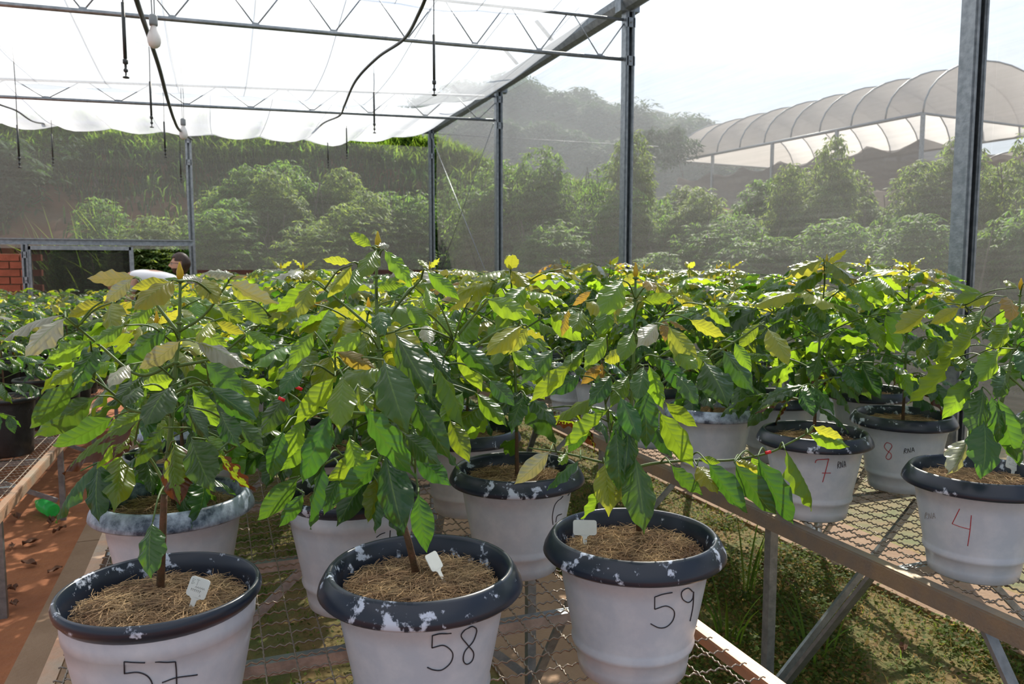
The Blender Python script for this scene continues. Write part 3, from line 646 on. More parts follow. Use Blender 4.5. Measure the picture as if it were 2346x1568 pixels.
# ================================================================ HERO PLANTS (leaf by leaf)
def hero(px, py, zoff, kind, pale, rot, label, stempts, branches, leaves, marks_, seed, redtape=(), x=None):
    c = onz(px, py, ZB + .295); c.z = ZB + .009 if x is None else ZB + .009
    root = empty('potted_coffee_plant', c, label, 'potted plant')
    body = pot_children(root, kind, True, pale, rot, seed)
    for (st, mt, nm, lb) in marks_: marks(body, c, st, mt, nm, lb)
    r = random.Random(seed); D0 = (Vector((c.x, c.y, 1.3)) - CAM).dot(fw)
    loc = lambda a, b, d: P(a, b, d) - c
    sp = []
    for i, (a, b) in enumerate(stempts):
        v = fw + rt * ((a - CX) / F) - up * ((b - CY) / F)
        if i == 0: sp.append(onz(a, b, ZB + .245) - c); s0 = (sp[0] + c - CAM).dot(fw)
        else: sp.append(loc(a, b, s0 + (D0 - s0) * .6))
    # foot of the stem is exactly where the photo shows it; depth settles to the pot axis
    ss = crv(sp, 6); n = len(ss); mb = MB(); k2 = int(n * .30)
    mb.tube(ss[:k2 + 1], [.0075 - .002 * i / k2 for i in range(k2 + 1)], 8, 0); mb.tube(ss[k2:], [.0055 - .0032 * i / (n - k2) for i in range(n - k2)], 8, 1)
    for i in range(k2, n, 5): mb.lathe([(.003, -.003), (.0072, 0), (.003, .004)], 8, ss[i], 1)
    stem = mb.build('stem', [M['bark'], M['stem']], root)
    mb = MB(); tp = ss[-1]; mb.lathe([(.002, 0), (.006, .008), (.006, .018), (.001, .034)], 6, tp); mb.build('bud', M['bud'], root)
    anchors = [(p, stem) for p in ss[int(n * .35):]]
    for bi, bp in enumerate(branches):
        dd = s0 + (D0 - s0) * .6; pts = [loc(a, b, dd + (o_ if (o_ := (q[0] if q else 0)) else 0)) for (a, b, *q) in bp]
        cc = crv(pts, 6); mb = MB(); mb.tube(cc, [.0034 - .0018 * i / len(cc) for i in range(len(cc))], 6)
        bo = mb.build('branch', M['stem'], root); anchors += [(p, bo) for p in cc]
    twigs = []
    for lf in leaves:
        bx, by, tx, ty, w_, cls = lf[:6]; o_ = lf[6] if len(lf) > 6 else r.uniform(-.13, .09) - (.05 if w_ > 55 else 0); s_ = lf[7] if len(lf) > 7 else (1 if ty > by + 20 else -1)
        d = D0 + o_; b = loc(bx, by, d); lpx = math.hypot(tx - bx, ty - by); l = lpx * d / F; Wm = w_ * d / F
        Lr = max(l, min(.17, Wm / .40)); dz = min(.075, math.sqrt(max(0, Lr * Lr - l * l)))
        tpt = loc(tx, ty, d - s_ * dz); L = (tpt - b).length
        Wm *= 1.12; Wr = max(Wm, .40 * L); th = math.acos(max(.2, min(1, Wm / Wr))) * (1 if r.random() < .75 else -1)
        dr_ = (tpt - b).normalized(); tc_ = (-fw + up * .25); nrm = tc_ - dr_ * tc_.dot(dr_)
        if nrm.length < .05: nrm = up.copy()
        nrm.normalize(); upc = up - dr_ * up.dot(dr_); sgn = 1 if dr_.cross(nrm).dot(upc) < 0 else -1
        nrm = Matrix.Rotation(th * sgn, 3, dr_) @ nrm
        # attachment: nearest anchor that lies lower / inward
        best = None
        for (p, po) in anchors:
            e = (p - b); sc_ = e.length + (.12 if p.z > b.z + .01 else 0) + max(0, .05 - (b.z - p.z)) * .4
            if best is None or sc_ < best[0]: best = (sc_, p, po)
        po = root
        q, po = best[1], best[2]
        if (q - b).length > .012:
            near = [t_ for t_ in twigs if (t_[0] - b).length < .03]
            if near: tb = near[0]; q2 = tb[0]; mbx = crv([q2, (q2 + b) / 2 + Vector((0, 0, .002)), b], 3); po = tb[1]; mm = MB(); mm.tube(mbx, .0014, 5)
            else:
                mid = (q * .5 + b * .5) + Vector((0, 0, .10 * (q - b).length))
                mm = MB(); cc = crv([q, mid, b], 5); mm.tube(cc, [.0021 - .0008 * i / len(cc) for i in range(len(cc))], 5)
                po = mm.build('branch', M['stem'], root); twigs.append((b, po)); mm = None
            if mm: mm.build('petiole', M['stem'], po)
        me = HIM[cls][r.randrange(7)]; link('leaf', me, po, mw=leaf_matrix(b, tpt, nrm, Wr, L))
    for (a, b, o_) in redtape:
        p = loc(a, b, D0 + o_); mb = MB(); mb.box(p, (.012, .004, .0055), Matrix.Rotation(R.uniform(-.8, .8), 3, 'Y')); mb.build('flagging_tape', M['redtape'], root, label='small red tape tie')
    return root, c
m_, g_, y_, z_, s_, b_ = 'mature', 'mid', 'young', 'bronze', 'sky_glare', 'burnt'
L57 = [(350,1195,345,1328,62,m_,-.06),(401,1010,404,1150,88,b_,-.02),(438,1003,488,1125,78,m_,-.03),(330,958,145,1088,52,b_,-.10),(262,955,116,1030,42,m_),(223,908,78,1002,58,m_,-.05),
 (169,873,67,988,40,m_),(230,793,169,895,52,m_),(207,782,93,832,46,g_),(150,729,54,820,58,s_,-.1),(146,722,3,785,30,s_,-.05),(235,690,152,732,24,y_),(258,693,260,760,54,y_),
 (312,634,198,641,24,s_),(305,638,238,697,30,s_),(402,643,306,713,60,y_,-.10),(392,645,300,662,28,y_),(524,643,635,700,30,s_),(540,632,462,624,26,s_),(530,653,584,692,32,y_),
 (457,640,503,698,46,y_),(415,640,466,640,34,s_,-.05),(386,750,278,836,54,m_,-.02),(440,753,525,795,34,g_),(415,780,317,849,28,s_,-.12),(446,784,570,845,40,s_,-.12),(395,883,332,980,70,m_,-.10),
 (478,886,583,960,56,m_,-.10),(440,890,505,985,42,g_),(400,870,320,885,36,g_),(325,943,242,1003,44,g_),(297,835,247,885,42,s_),(322,885,283,930,42,m_),(375,980,303,1072,46,m_,-.08),
 (482,738,453,778,42,y_),(495,737,562,766,22,y_),(471,1000,512,1046,40,g_),(500,1033,585,1128,32,b_,-.08),(506,946,546,1022,52,m_),(300,1000,258,1052,34,b_),(500,780,560,860,44,m_),
 (350,790,300,870,44,g_),(470,830,560,905,50,m_),(330,860,262,925,48,m_),(360,930,330,1010,42,m_),(520,870,600,905,38,g_),(430,930,470,1000,44,m_),(285,745,215,790,36,g_),(545,690,620,745,38,g_),
 (350,700,290,760,36,g_),(500,700,560,740,34,g_),(560,760,625,800,36,g_),(190,840,110,880,40,g_),(540,960,600,1040,46,m_)]
L58 = [(852,566,799,532,26,g_,0,-1),(864,571,826,636,46,g_,-.02),(879,571,946,657,36,g_,-.02),(866,565,893,562,20,s_,0),(806,602,738,596,14,y_),(807,607,747,682,36,y_),(820,612,795,680,42,g_),
 (717,645,682,729,44,y_),(715,644,634,720,22,g_),(864,657,925,653,24,g_),(977,620,1053,686,36,g_),(950,655,1022,650,22,g_),(975,657,990,708,34,g_),(1082,678,1023,711,18,y_),(1113,684,1214,730,48,g_),
 (1197,745,1118,807,56,y_,-.06),(1210,750,1165,812,32,y_),(906,764,985,905,84,m_,-.12),(879,825,930,985,90,m_,-.16),(1040,779,1143,868,52,m_,-.06),(1048,786,1105,898,46,g_,-.02),(994,837,1063,986,42,g_,-.08),
 (833,923,948,1098,60,m_,-.20),(882,1035,922,1218,86,m_,-.17),(941,909,1032,1055,64,m_,-.14),(788,864,776,985,64,g_,-.14),(768,862,676,980,42,g_,-.10),(760,945,690,1110,66,m_,-.14),(745,1060,712,1214,42,m_,-.12),
 (872,1043,762,1158,42,m_,-.12),(857,1030,748,1105,52,g_,-.06),(925,994,1006,1064,52,m_,-.15),(950,1045,1032,1112,48,m_,-.10),(958,1128,978,1268,54,m_,-.06),(650,985,618,1102,46,m_),(685,1092,588,1198,46,m_,-.08),
 (697,1130,640,1210,30,m_,-.10),(768,806,858,842,40,z_,-.10),(765,812,774,858,16,y_),(870,715,880,768,46,m_,-.04),(971,742,986,790,36,s_),(660,900,600,1000,52,m_),(700,960,640,1060,44,g_),
 (1060,900,1010,970,46,g_),(980,800,1030,870,44,m_),(820,880,850,960,40,g_),(720,760,660,840,42,g_),(830,760,760,820,40,g_),(1000,720,1050,780,40,g_),(930,700,990,750,38,g_),(690,840,640,905,42,m_),
 (1090,900,1160,975,44,g_),(1120,870,1180,930,38,m_),(720,1000,640,1080,44,g_),(1030,960,1075,1060,46,g_),(800,1000,830,1110,48,g_),(910,960,870,1060,50,m_),(780,1090,740,1180,42,m_),(1170,800,1230,850,36,g_)]
L59 = [(1454,1045,1478,1219,80,m_,-.14),(1412,985,1418,1128,58,m_,-.14),(1440,955,1432,1085,62,m_,-.10),(1385,1060,1396,1178,58,y_,-.04),(1392,1101,1334,1192,26,g_,-.06),(1432,1098,1412,1155,28,y_),
 (1261,1033,1178,1112,40,s_,-.10),(1330,1054,1254,1124,24,m_),(1300,1040,1280,1065,24,g_),(1537,1064,1610,1136,30,m_,-.06),(1597,1068,1644,1131,48,y_,-.04),(1620,1058,1712,1183,46,m_,-.12),(1682,1060,1780,1188,48,m_,-.12),
 (1736,1046,1818,1206,50,m_,-.12),(1682,1056,1748,1082,28,y_),(1798,1029,1872,1170,46,g_,-.12),(1851,994,1951,1024,38,g_,-.12),(1862,976,1932,1006,20,y_,-.12),(1602,1050,1652,1062,18,g_),(1720,1045,1765,1120,30,g_),
 (1510,941,1589,1074,46,g_,-.10),(1524,922,1598,982,30,g_),(1613,829,1668,928,78,m_,-.06),(1655,801,1727,901,52,m_,-.05),(1682,784,1723,852,32,g_),(1530,746,1600,848,52,y_,-.10),(1486,836,1522,940,42,g_),
 (1510,818,1582,908,42,m_,-.10),(1475,884,1482,1030,58,m_,-.13),(1420,908,1465,1013,50,m_,-.14),(1475,839,1458,920,44,m_,-.10),(1420,946,1430,1082,52,m_,-.12),(1393,939,1293,1032,36,g_,-.10),(1383,904,1268,964,32,g_),
 (1310,832,1214,922,40,g_),(1269,801,1195,877,50,m_,-.08),(1330,860,1262,905,36,m_),(1427,643,1374,723,62,g_,-.05),(1430,808,1382,828,34,y_),(1507,743,1464,790,46,s_,-.05),(1524,732,1524,782,26,z_),(1531,734,1574,758,14,z_),
 (1500,646,1545,697,32,y_),(1545,680,1598,700,26,y_),(1579,732,1662,775,24,y_),(1334,711,1313,762,42,g_),(1303,708,1285,772,22,z_),(1355,667,1312,702,16,z_),(1478,642,1500,668,30,z_),(1379,835,1330,882,26,z_),
 (1379,832,1376,892,14,z_),(1458,698,1418,740,32,g_),(1469,691,1545,678,24,g_),(1758,753,1807,834,52,y_),(1740,740,1690,800,30,g_),(1540,800,1600,850,42,g_),(1400,700,1370,770,40,g_),(1390,770,1340,840,42,g_),(1450,760,1420,830,42,g_),
 (1340,800,1290,850,38,g_),(1550,860,1600,930,40,m_),(1490,960,1540,1050,46,m_),(1400,860,1350,930,42,m_),(1440,860,1400,930,42,g_),(1580,800,1640,860,36,g_),(1350,960,1300,1040,36,m_),(1620,700,1680,750,30,g_),(1420,660,1470,620,22,y_)]
L4 = [(2182,808,2080,927,46,g_,-.10),(2223,863,2160,962,46,g_,-.12),(2192,808,2223,855,36,g_),(2251,887,2225,1010,62,m_,-.10),(2254,966,2250,1098,74,m_,-.16),(2217,1003,2178,1085,50,s_,-.12),(2270,905,2287,1022,44,m_,-.12),
 (2285,911,2330,1058,46,m_,-.12),(2303,860,2282,910,46,m_),(2285,800,2237,878,50,g_),(2130,708,2056,764,44,y_),(2199,705,2130,743,30,y_),(2306,680,2313,738,42,z_,-.1),(2250,708,2224,765,42,g_),(2244,673,2180,692,26,g_),
 (2282,673,2208,698,22,y_),(2320,690,2345,760,44,g_),(2330,800,2360,880,50,m_),(2310,740,2270,800,44,g_),(2350,930,2370,1040,50,m_),(2230,760,2180,820,40,g_),(2340,700,2410,750,44,y_),(2360,780,2440,850,50,g_),(2370,860,2440,960,52,m_),
 (2300,960,2340,1070,46,m_),(2210,780,2140,830,38,g_),(2330,660,2300,640,22,y_),(2345,650,2380,630,20,y_),(2260,820,2215,905,46,m_),(2380,920,2420,1030,50,m_)]
N57 = [(Z1([(887,1438),(820,1437),(758,1433)],2.667,0,980)), Z1([(758,1433),(760,1505)],2.667,0,980), Z1([(760,1505),(840,1497),(900,1520),(930,1568),(925,1620),(870,1650)],2.667,0,980),
 Z1([(948,1435),(1010,1437),(1072,1433)],2.667,0,980), Z1([(1072,1433),(1078,1500),(1080,1640)],2.667,0,980), Z1([(990,1560),(1080,1530),(1207,1512)],2.667,0,980)]
N58 = [Z1([(1087,1247),(1020,1250),(968,1262)],2.76,640,1000), Z1([(968,1262),(965,1340)],2.76,640,1000), Z1([(965,1340),(1040,1325),(1095,1370),(1085,1430),(1030,1478),(975,1478),(935,1462)],2.76,640,1000),
 Z1([(1245,1215),(1215,1205),(1165,1235),(1152,1270),(1190,1320),(1228,1370),(1220,1420),(1185,1443),(1163,1415),(1175,1360),(1225,1300),(1248,1240),(1245,1215)],2.76,640,1000)]
N59 = [Z1([(940,990),(880,1000),(828,1017)],2.76,1200,1000), Z1([(828,1017),(828,1095)],2.76,1200,1000), Z1([(828,1095),(900,1075),(950,1105),(945,1160),(905,1205),(855,1212),(802,1187)],2.76,1200,1000),
 Z1([(1070,985),(1040,963),(1000,985),(1005,1030),(1040,1052),(1068,1030),(1075,985)],2.76,1200,1000), Z1([(1075,985),(1070,1080),(1052,1170)],2.76,1200,1000)]
N4 = [Z1([(1405,625),(1380,675),(1365,705)],2.347,1600,900), Z1([(1365,705),(1410,722),(1460,735)],2.347,1600,900), Z1([(1468,660),(1460,745),(1448,825)],2.347,1600,900)]
N7 = [Z1([(628,378),(640,362),(702,357)],2.347,1600,900), Z1([(702,357),(685,420),(668,482)],2.347,1600,900), Z1([(665,433),(712,433)],2.347,1600,900)]
N8 = [Z1([(1035,275),(1012,270),(1000,290),(1012,310),(1036,330),(1035,352),(1020,359),(1009,345),(1028,312),(1041,290),(1035,275)],2.347,1600,900)]
N62 = [Z1([(248,380),(200,430),(182,500),(185,560)],2.76,1200,1000), Z1([(240,492),(212,505),(202,545)],2.76,1200,1000), Z1([(280,375),(290,360),(300,365)],2.76,1200,1000)]
N61 = [[(862,1232),(872,1225),(882,1221)], [(894,1216),(893,1232)]]
N16 = [[(1298,892),(1297,915)], [(1312,893),(1303,908),(1308,915),(1311,906),(1304,905)]]
hero(368,1350,0,'B',False,0,'tallest leafed coffee plant at the left front in the narrow rimmed white pot numbered 57',
 [(366,1372),(372,1240),(378,1110),(390,1000),(400,870),(410,760),(413,645)],
 [[(378,1110),(440,1085),(500,1050),(560,1010,-.04)],[(378,1110),(350,1060),(310,1010,-.03)],[(395,950),(300,940),(262,905),(215,870,-.03)],[(405,830),(320,860),(230,793),(150,727,-.06)],[(410,760),(470,720),(524,645,-.02)],[(410,765),(360,700),(318,640,-.02)],[(403,840),(490,820),(560,770),(620,725,-.04)],[(397,900),(450,880),(480,885)]],
 L57,[(N57,'ink','number','number 57 in black marker')],21)
hero(965,1303,0,'A',False,.6,'coffee plant with very large dark hanging leaves in the black rimmed white pot numbered 58',
 [(958,1335),(938,1250),(922,1190),(890,1050),(872,850),(866,765),(862,650),(866,572)],
 [[(866,765),(790,700),(720,645,-.04)],[(866,765),(910,700),(965,640,-.03)],[(866,770),(905,760)],[(880,950),(760,945),(690,960,-.05)],[(885,1000),(960,900),(1010,830),(1040,779,-.05)],[(890,1060),(800,1040),(700,1090),(640,1130,-.05)],[(868,820),(820,830),(768,862,-.06)],[(1040,779),(1080,730),(1120,685,-.02)],[(866,600),(820,605)],[(895,1080),(940,1050),(960,1128,-.02)],[(1080,800),(1140,760),(1197,745)]],
 L58,[(N58,'ink','number','number 58 in black marker')],22,redtape=((645,915,-.05),(685,890,-.05)))
hero(1452,1228,0,'A',False,2.1,'coffee plant with a long side branch reaching right, in the pot numbered 59',
 [(1464,1238),(1462,1180),(1446,1110),(1440,1040),(1448,900),(1452,800),(1455,700),(1456,638)],
 [[(1442,1070),(1381,1060),(1320,1045),(1265,1034),(1212,1027,.03)],[(1445,1075),(1500,1062),(1590,1055),(1670,1055),(1755,1040,-.04),(1810,1015,-.06),(1851,992,-.08),(1866,974,-.08)],[(1444,960),(1500,890),(1590,840),(1680,785),(1752,737,-.02)],[(1448,870),(1400,820),(1345,735),(1310,705)],[(1448,920),(1380,845),(1310,830),(1269,800)],[(1420,1090),(1390,945),(1380,840)],[(1455,780),(1500,745),(1545,680)]],
 L59,[(N59,'ink','number','number 59 in black marker')],23,redtape=((1760,1037,-.05),))
hero(2240,1080,0,'A',False,3.3,'coffee plant in the nearest white pot of the right bench, marked with a red 4',
 [(2262,1085),(2280,980),(2305,880),(2322,800),(2333,740),(2338,665)],
 [[(2300,880),(2260,860),(2186,808,-.04)],[(2320,800),(2280,760),(2210,700,-.04)],[(2275,980),(2230,940),(2217,1003,-.05)],[(2310,860),(2350,900),(2380,960)],[(2325,780),(2360,740),(2410,730)]],
 L4,[(N4,'redink','number','number 4 in red marker'),(rna(2119,1175,24,14),'faint','lettering','faded letters RNA')],24)

# ================================================================ PROCEDURAL COFFEE PLANTS
def grow(seed, H=.60, lush=1.0, lmin=.11, lmax=.17, ho=0.0):
    r = random.Random(seed); lean = Vector((r.uniform(-.04, .04), r.uniform(-.04, .04), 0)); z0 = .24; nodes = []; lv = []; br = []
    S = lambda u: Vector((lean.x * u * u, lean.y * u * u, z0 + H * u)); stem = [S(i / 8) for i in range(9)]; az = r.uniform(0, PI)
    def leaf(b, d, L, cls, k, hang):
        d = Vector(d); d.z -= hang; d.normalize(); W = L * r.uniform(.40, .50); nrm = Vector((0, 0, 1)) * .9 + Vector((r.uniform(-.7, .7), r.uniform(-.7, .7), 0))
        if abs(d.z) > .8: nrm = Vector((d.x, d.y, 0)) + Vector((r.uniform(-.4, .4), r.uniform(-.4, .4), .3))
        lv.append((b, b + d * L, nrm, W, cls, k))
    nn = 9
    for i in range(nn):
        u = .22 + .76 * i / (nn - 1); p = S(u); az += PI / 2 + r.uniform(-.2, .2)
        Lb = (.10 + .20 * math.sin(PI * min(1, (u - .05) * 1.02)) ** .8) * r.uniform(.75, 1.2) * lush; el = .20 + .75 * u
        if u > .93: Lb = .03
        for sg in (0, PI):
            a = az + sg + r.uniform(-.2, .2)
            if r.random() < (.25 if u < .4 else .06): 
                if r.random() < .7: leaf(p, (math.cos(a), math.sin(a), .1), r.uniform(lmin, lmax) * 1.1, 'mature', -1, r.uniform(.5, 1.3)); 
                continue
            d = Vector((math.cos(a), math.sin(a), 0)); pts = [p + d * (Lb * q) * math.cos(el * .8) + Vector((0, 0, Lb * (q * math.sin(el) - .35 * q * q))) for q in (0, .25, .5, .75, 1)]
            k = len(br); br.append(pts); q = .34 if Lb > .15 else .6
            while q <= 1.02:
                j = min(3.999, q * 4); b = pts[int(j)].lerp(pts[int(j) + 1], j - int(j)); last = q > .9
                hue = ho + u * .75 + q * .25 + r.uniform(-.28, .28)
                cls = 'mature' if hue < .52 else ('mid' if hue < .86 else ('young' if hue < 1.10 else r.choice(('bronze', 'young'))))
                if r.random() < .07 and u > .6: cls = 'sky_glare'
                if u < .35 and r.random() < .10: cls = 'burnt'
                for s in (-1, 1):
                    aa = a + s * r.uniform(.5, 1.15) * (.6 if last else 1); L = r.uniform(lmin, lmax) * (.55 if last and u > .6 else 1) * (.8 if last else 1)
                    leaf(b, (math.cos(aa), math.sin(aa), .12 + u * .15), L, cls, k, r.uniform(.3, 1.5) * (1.3 - u * .75))
                q += .058 / Lb
    tp = S(1)
    for s in (0, PI): leaf(tp, (math.cos(az + s), math.sin(az + s), .9), r.uniform(.045, .09), 'young', -1, r.uniform(0, .3))
    for s in (PI / 2, -PI / 2): leaf(S(.95), (math.cos(az + s), math.sin(az + s), .35), r.uniform(.10, .14), r.choice(('mid', 'young')), -1, r.uniform(.2, .7))
    return dict(stem=stem, br=br, lv=lv)
def near_plant(G, kind, pale, seed):
    root = empty('potted_coffee_plant'); kids = []; r = random.Random(seed)
    pot_children(root, kind, True, pale, r.uniform(0, 6), seed)
    mb = MB(); st = crv(G['stem'], 3); n = len(st); k2 = n // 4
    mb.tube(st[:k2 + 1], [.0068 - .002 * i / k2 for i in range(k2 + 1)], 7, 0); mb.tube(st[k2:], [.0048 - .0025 * i / (n - k2) for i in range(n - k2)], 7, 1)
    stem = mb.build('stem', [M['bark'], M['stem']], root)
    bo = []
    for b in G['br']:
        mb = MB(); c_ = crv(b, 2); mb.tube(c_, [.0028 - .0014 * i / len(c_) for i in range(len(c_))], 5); bo.append(mb.build('branch', M['stem'], root))
    mb = MB(); mb.lathe([(.001, -.002), (.006, .008), (.005, .018), (.001, .034)], 6, G['stem'][-1]); mb.build('bud', M['bud'], root)
    for (b, t_, nr, W, cls, k) in G['lv']: link('leaf', HIM[cls][r.randrange(7)], stem if k < 0 else bo[k], mw=leaf_matrix(b, t_, nr, W))
    return root
def far_meshes(G, seed):
    r = random.Random(seed); fm = MB()
    for (b, t_, nr, W, cls, k) in G['lv']:
        m4 = leaf_matrix(b, t_, nr, W); v, f, uv = LO[r.randrange(7)]; fm.add([m4 @ Vector(q) for q in v], f, LEAF.index(cls), uv)
    for b in G['br']: fm.tube(b, .0022, 4, 6, cap=False)
    st = MB(); st.tube(G['stem'], [.006 - .0004 * i for i in range(9)], 6)
    return fm.mesh('foliage', [M[c] for c in LEAF] + [M['stem']]), st.mesh('stem', M['bark'])
def all_kids():
    KIDS.clear()
    for o in bpy.data.objects:
        if o.parent: KIDS.setdefault(o.parent.name, []).append(o)
PROT = {}
for k, (kd, pale, H, lush) in enumerate((('A', False, .60, 1.1), ('A', True, .47, .85), ('B', False, .50, 1.1), ('A', False, .62, 1.05), ('A', False, .52, 1.15))):
    PROT[k] = (near_plant(grow(50 + k, H, lush), kd, pale, 50 + k), False)
all_kids()
FAR = [far_meshes(grow(80 + k, .47 + .025 * (k % 3), 1.15), k) for k in range(6)]
FARK = [far_meshes(grow(95 + k, .54, 1.3, .075, .12, -.14), k) for k in range(4)]
used = set()
def place_near(k, x, y, rz, label, s=1.0, group=None):
    root = PROT[k][0]
    o = root if k not in used else copy_tree(root)
    used.add(k); o.location = (x, y, ZB + .009); o.rotation_euler = (0, 0, rz)
    if group: o['group'] = group
    tag(o, label, 'potted plant'); return o
def place_far(x, y, z, rz, label, kind='A', group=None, v=None):
    root = empty('potted_coffee_plant', (x, y, z), label, 'potted plant', group, rz)
    pot_children(root, kind, False); fm, st = (FARK if kind == 'K' else FAR)[R.randrange(4 if kind == 'K' else 6) if v is None else v]
    dz = .04 if kind == 'K' else 0
    f = link('foliage', fm, root, kind='stuff'); s = link('stem', st, root); f.location.z = dz; s.location.z = dz
    return root
def pchild(o, nm):
    for ch in bpy.data.objects:
        if ch.parent == o and ch.name.split('.')[0] == nm: return ch
def mark(o, strokes, mat, nm, lb, r=.0013):
    body = pchild(o, 'pot'); c = Vector(o.location); a = o.rotation_euler.z
    mb = MB()
    for s in strokes:
        pts = [on_pot(x, y, c) for (x, y) in s]; pts = [p for p in pts if p is not None]
        if len(pts) < 2: continue
        out = []
        for p in (crv(pts, 6) if len(pts) > 2 else pts):
            h = math.hypot(p.x, p.y); rr = pot_r(p.z) + .0004; out.append(Matrix.Rotation(-a, 3, 'Z') @ Vector((p.x * rr / h, p.y * rr / h, p.z)))
        mb.tube(out, r, 5)
    if mb.v: mb.build(nm, M[mat], body, label=lb)
col3 = ('left', 'middle', 'right')
# front bench
p61 = place_near(2, .30, 1.95, 1.0, 'coffee plant in the tagged white pot right behind pot 58')
b57 = place_near(1, -.12, 2.06, .2, 'coffee plant in the pot with a pale paint washed rim behind pot 57')
p62 = place_near(0, .77, 2.02, 4.0, 'coffee plant in the pot behind and between 58 and 59, partly hidden 6')
mark(p62, N62, 'ink', 'number', 'partly hidden black number starting with 6'); mark(p61, N61, 'ink', 'number', 'top of a black number behind pot 58')
ordn = ('first', 'second', 'third', 'fourth', 'fifth', 'sixth', 'seventh', 'eighth', 'ninth', 'tenth', 'eleventh', 'twelfth', 'thirteenth', 'fourteenth', 'fifteenth', 'sixteenth')
fx = {0: -.09, 1: .34, 2: .80}
for r_ in range(2, 16):
    y = 2.55 + (r_ - 2) * .53
    for k in range(3):
        x = fx[k] + R.uniform(-.03, .03); yy = y + R.uniform(-.04, .04); lb = 'coffee plant, %s pot of the %s row on the front wire bench' % (col3[k], ordn[r_])
        if r_ < 6: place_near(R.choice((1, 2, 4) if k == 0 else (0, 1, 2, 4)), x, yy, R.uniform(0, 6.3), lb)
        else: place_far(x, yy, ZB + .009, R.uniform(0, 6.3), lb)
# right bench
SP = [(3, 1.90, 2.12, 5.2, 'coffee plant in the white pot with a red 7 near the left rail'), (0, 2.45, 2.26, 2.4, 'slender stemmed coffee plant in the white pot marked with a red 8'),
 (1, 1.86, 2.66, 1.0, 'coffee plant in the plain white pot just left of and behind pot 7'), (4, 2.30, 2.80, 3.0, 'coffee plant in the white pot directly behind pot 7 and left of pot 8'),
 (3, 2.80, 2.78, .6, 'coffee plant in the white pot with a dark blue rim behind pot 8'), (2, 2.92, 1.95, 1.9, 'coffee plant at the right edge behind the pot marked 4'),
 (4, 1.93, 3.25, .5, 'coffee plant in the white pot two places behind pot 7, by the left rail'), (0, 2.42, 3.32, 5.0, 'coffee plant two places behind pot 7 in the middle of the right bench'), (1, 2.95, 3.30, 4.4, 'coffee plant two places behind pot 8 near the screen wall'),
 (4, 2.62, 1.30, 3.9, 'coffee plant outside the right frame edge beside the pot marked 4')]
sp = [place_near(*a) for a in SP]
mark(sp[0], N7, 'redink', 'number', 'number 7 in red marker'); mark(sp[0], rna(1919, 1059, 19, 15, -3), 'ink', 'lettering', 'letters RNA in black marker', .0009)
mark(sp[1], N8, 'redink', 'number', 'number 8 in red marker'); mark(sp[1], rna(2071, 1029, 24, 11, -4), 'ink', 'lettering', 'letters RNA in black marker', .0009)
rx = {0: 1.95, 1: 2.48, 2: 2.98}
for r_ in range(4, 16):
    y = 3.75 + (r_ - 4) * .52
    if y > 9.6: break
    for k in range(3):
        x = rx[k] + R.uniform(-.04, .04); yy = y + R.uniform(-.04, .04); lb = 'coffee plant, %s pot of the %s row on the right bench' % (col3[k], ordn[r_])
        if r_ < 6: o = place_near(R.choice((0, 3, 4)), x, yy, R.uniform(0, 6.3), lb)
        else: o = place_far(x, yy, ZB + .009, R.uniform(0, 6.3), lb)
        if r_ == 4 and k == 0: mark(o, N16, 'redink', 'number', 'small red number')
# left bench, black pots
lx = {0: -1.19, 1: -1.68, 2: -2.18}
rowy = [4.30, 5.28, 6.10] + [6.65 + .52 * i for i in range(7)]
for r_, y in enumerate(rowy):
    for k in range(3):
        if k and y < 5.5: continue
        place_far(lx[k] + R.uniform(-.03, .03) + (.02 * (y - 5)), y + R.uniform(-.03, .03), .529, R.uniform(0, 6.3), 'coffee plant, %s black pot of the %s row on the low left bench' % (('right', 'middle', 'left')[k], ordn[r_]), 'K')

# ================================================================ PLANT TAGS
def plant_tag(p0, q1, roll, label, wd=.037, hh=.034, txt=()):
    p0 = Vector(p0); dd = (p0 - CAM).dot(fw); p1 = P(q1[0], q1[1], dd + q1[2]); L = (p1 - p0).length; d = (p1 - p0).normalized()
    n = Vector((-math.sin(YAW), -math.cos(YAW), .3)); n = n - d * n.dot(d); n.normalize(); n = Matrix.Rotation(roll, 3, d) @ n; x = d.cross(n)
    o = bpy.data.objects.new('plant_tag', None); C.objects.link(o); tag(o, label, 'tag')
    o.matrix_world = Matrix(((x.x, d.x, n.x, p0.x), (x.y, d.y, n.y, p0.y), (x.z, d.z, n.z, p0.z), (0, 0, 0, 1)))
    w2 = wd / 2; c = .005; pl = []
    for (sx, sy, a0) in ((1, 1, 0), (-1, 1, 90), (-1, -1, 180), (1, -1, 270)):
        for a in (0, 45, 90):
            q = math.radians(a0 + a); pl.append((sx * (w2 - c) + c * math.cos(q), L - hh / 2 + sy * (hh / 2 - c) + c * math.sin(q)))
    def ext(poly, t_=.0014):
        n_ = len(poly); mb = MB(); mb.add([(a, b, t_ / 2) for a, b in poly] + [(a, b, -t_ / 2) for a, b in poly], [tuple(range(n_)), tuple(range(2 * n_ - 1, n_ - 1, -1))] + [(i, n_ + i, n_ + (i + 1) % n_, (i + 1) % n_) for i in range(n_)]); return mb
    ext(pl).build('plate', M['tag'], o, smooth=False)
    s = L - hh + .0005; ext([(-.001, -.02), (.001, -.02), (.0045, s * .5), (.005, s * .85), (.011, s), (-.011, s), (-.005, s * .85), (-.0045, s * .5)]).build('stake', M['tag'], o, smooth=False)
    if txt:
        mb = MB()
        for st_ in txt: mb.tube([(a * w2, L - hh / 2 + b * hh / 2, .0009) for a, b in st_], .0003, 4)
        mb.build('lettering', M['faint'], o)
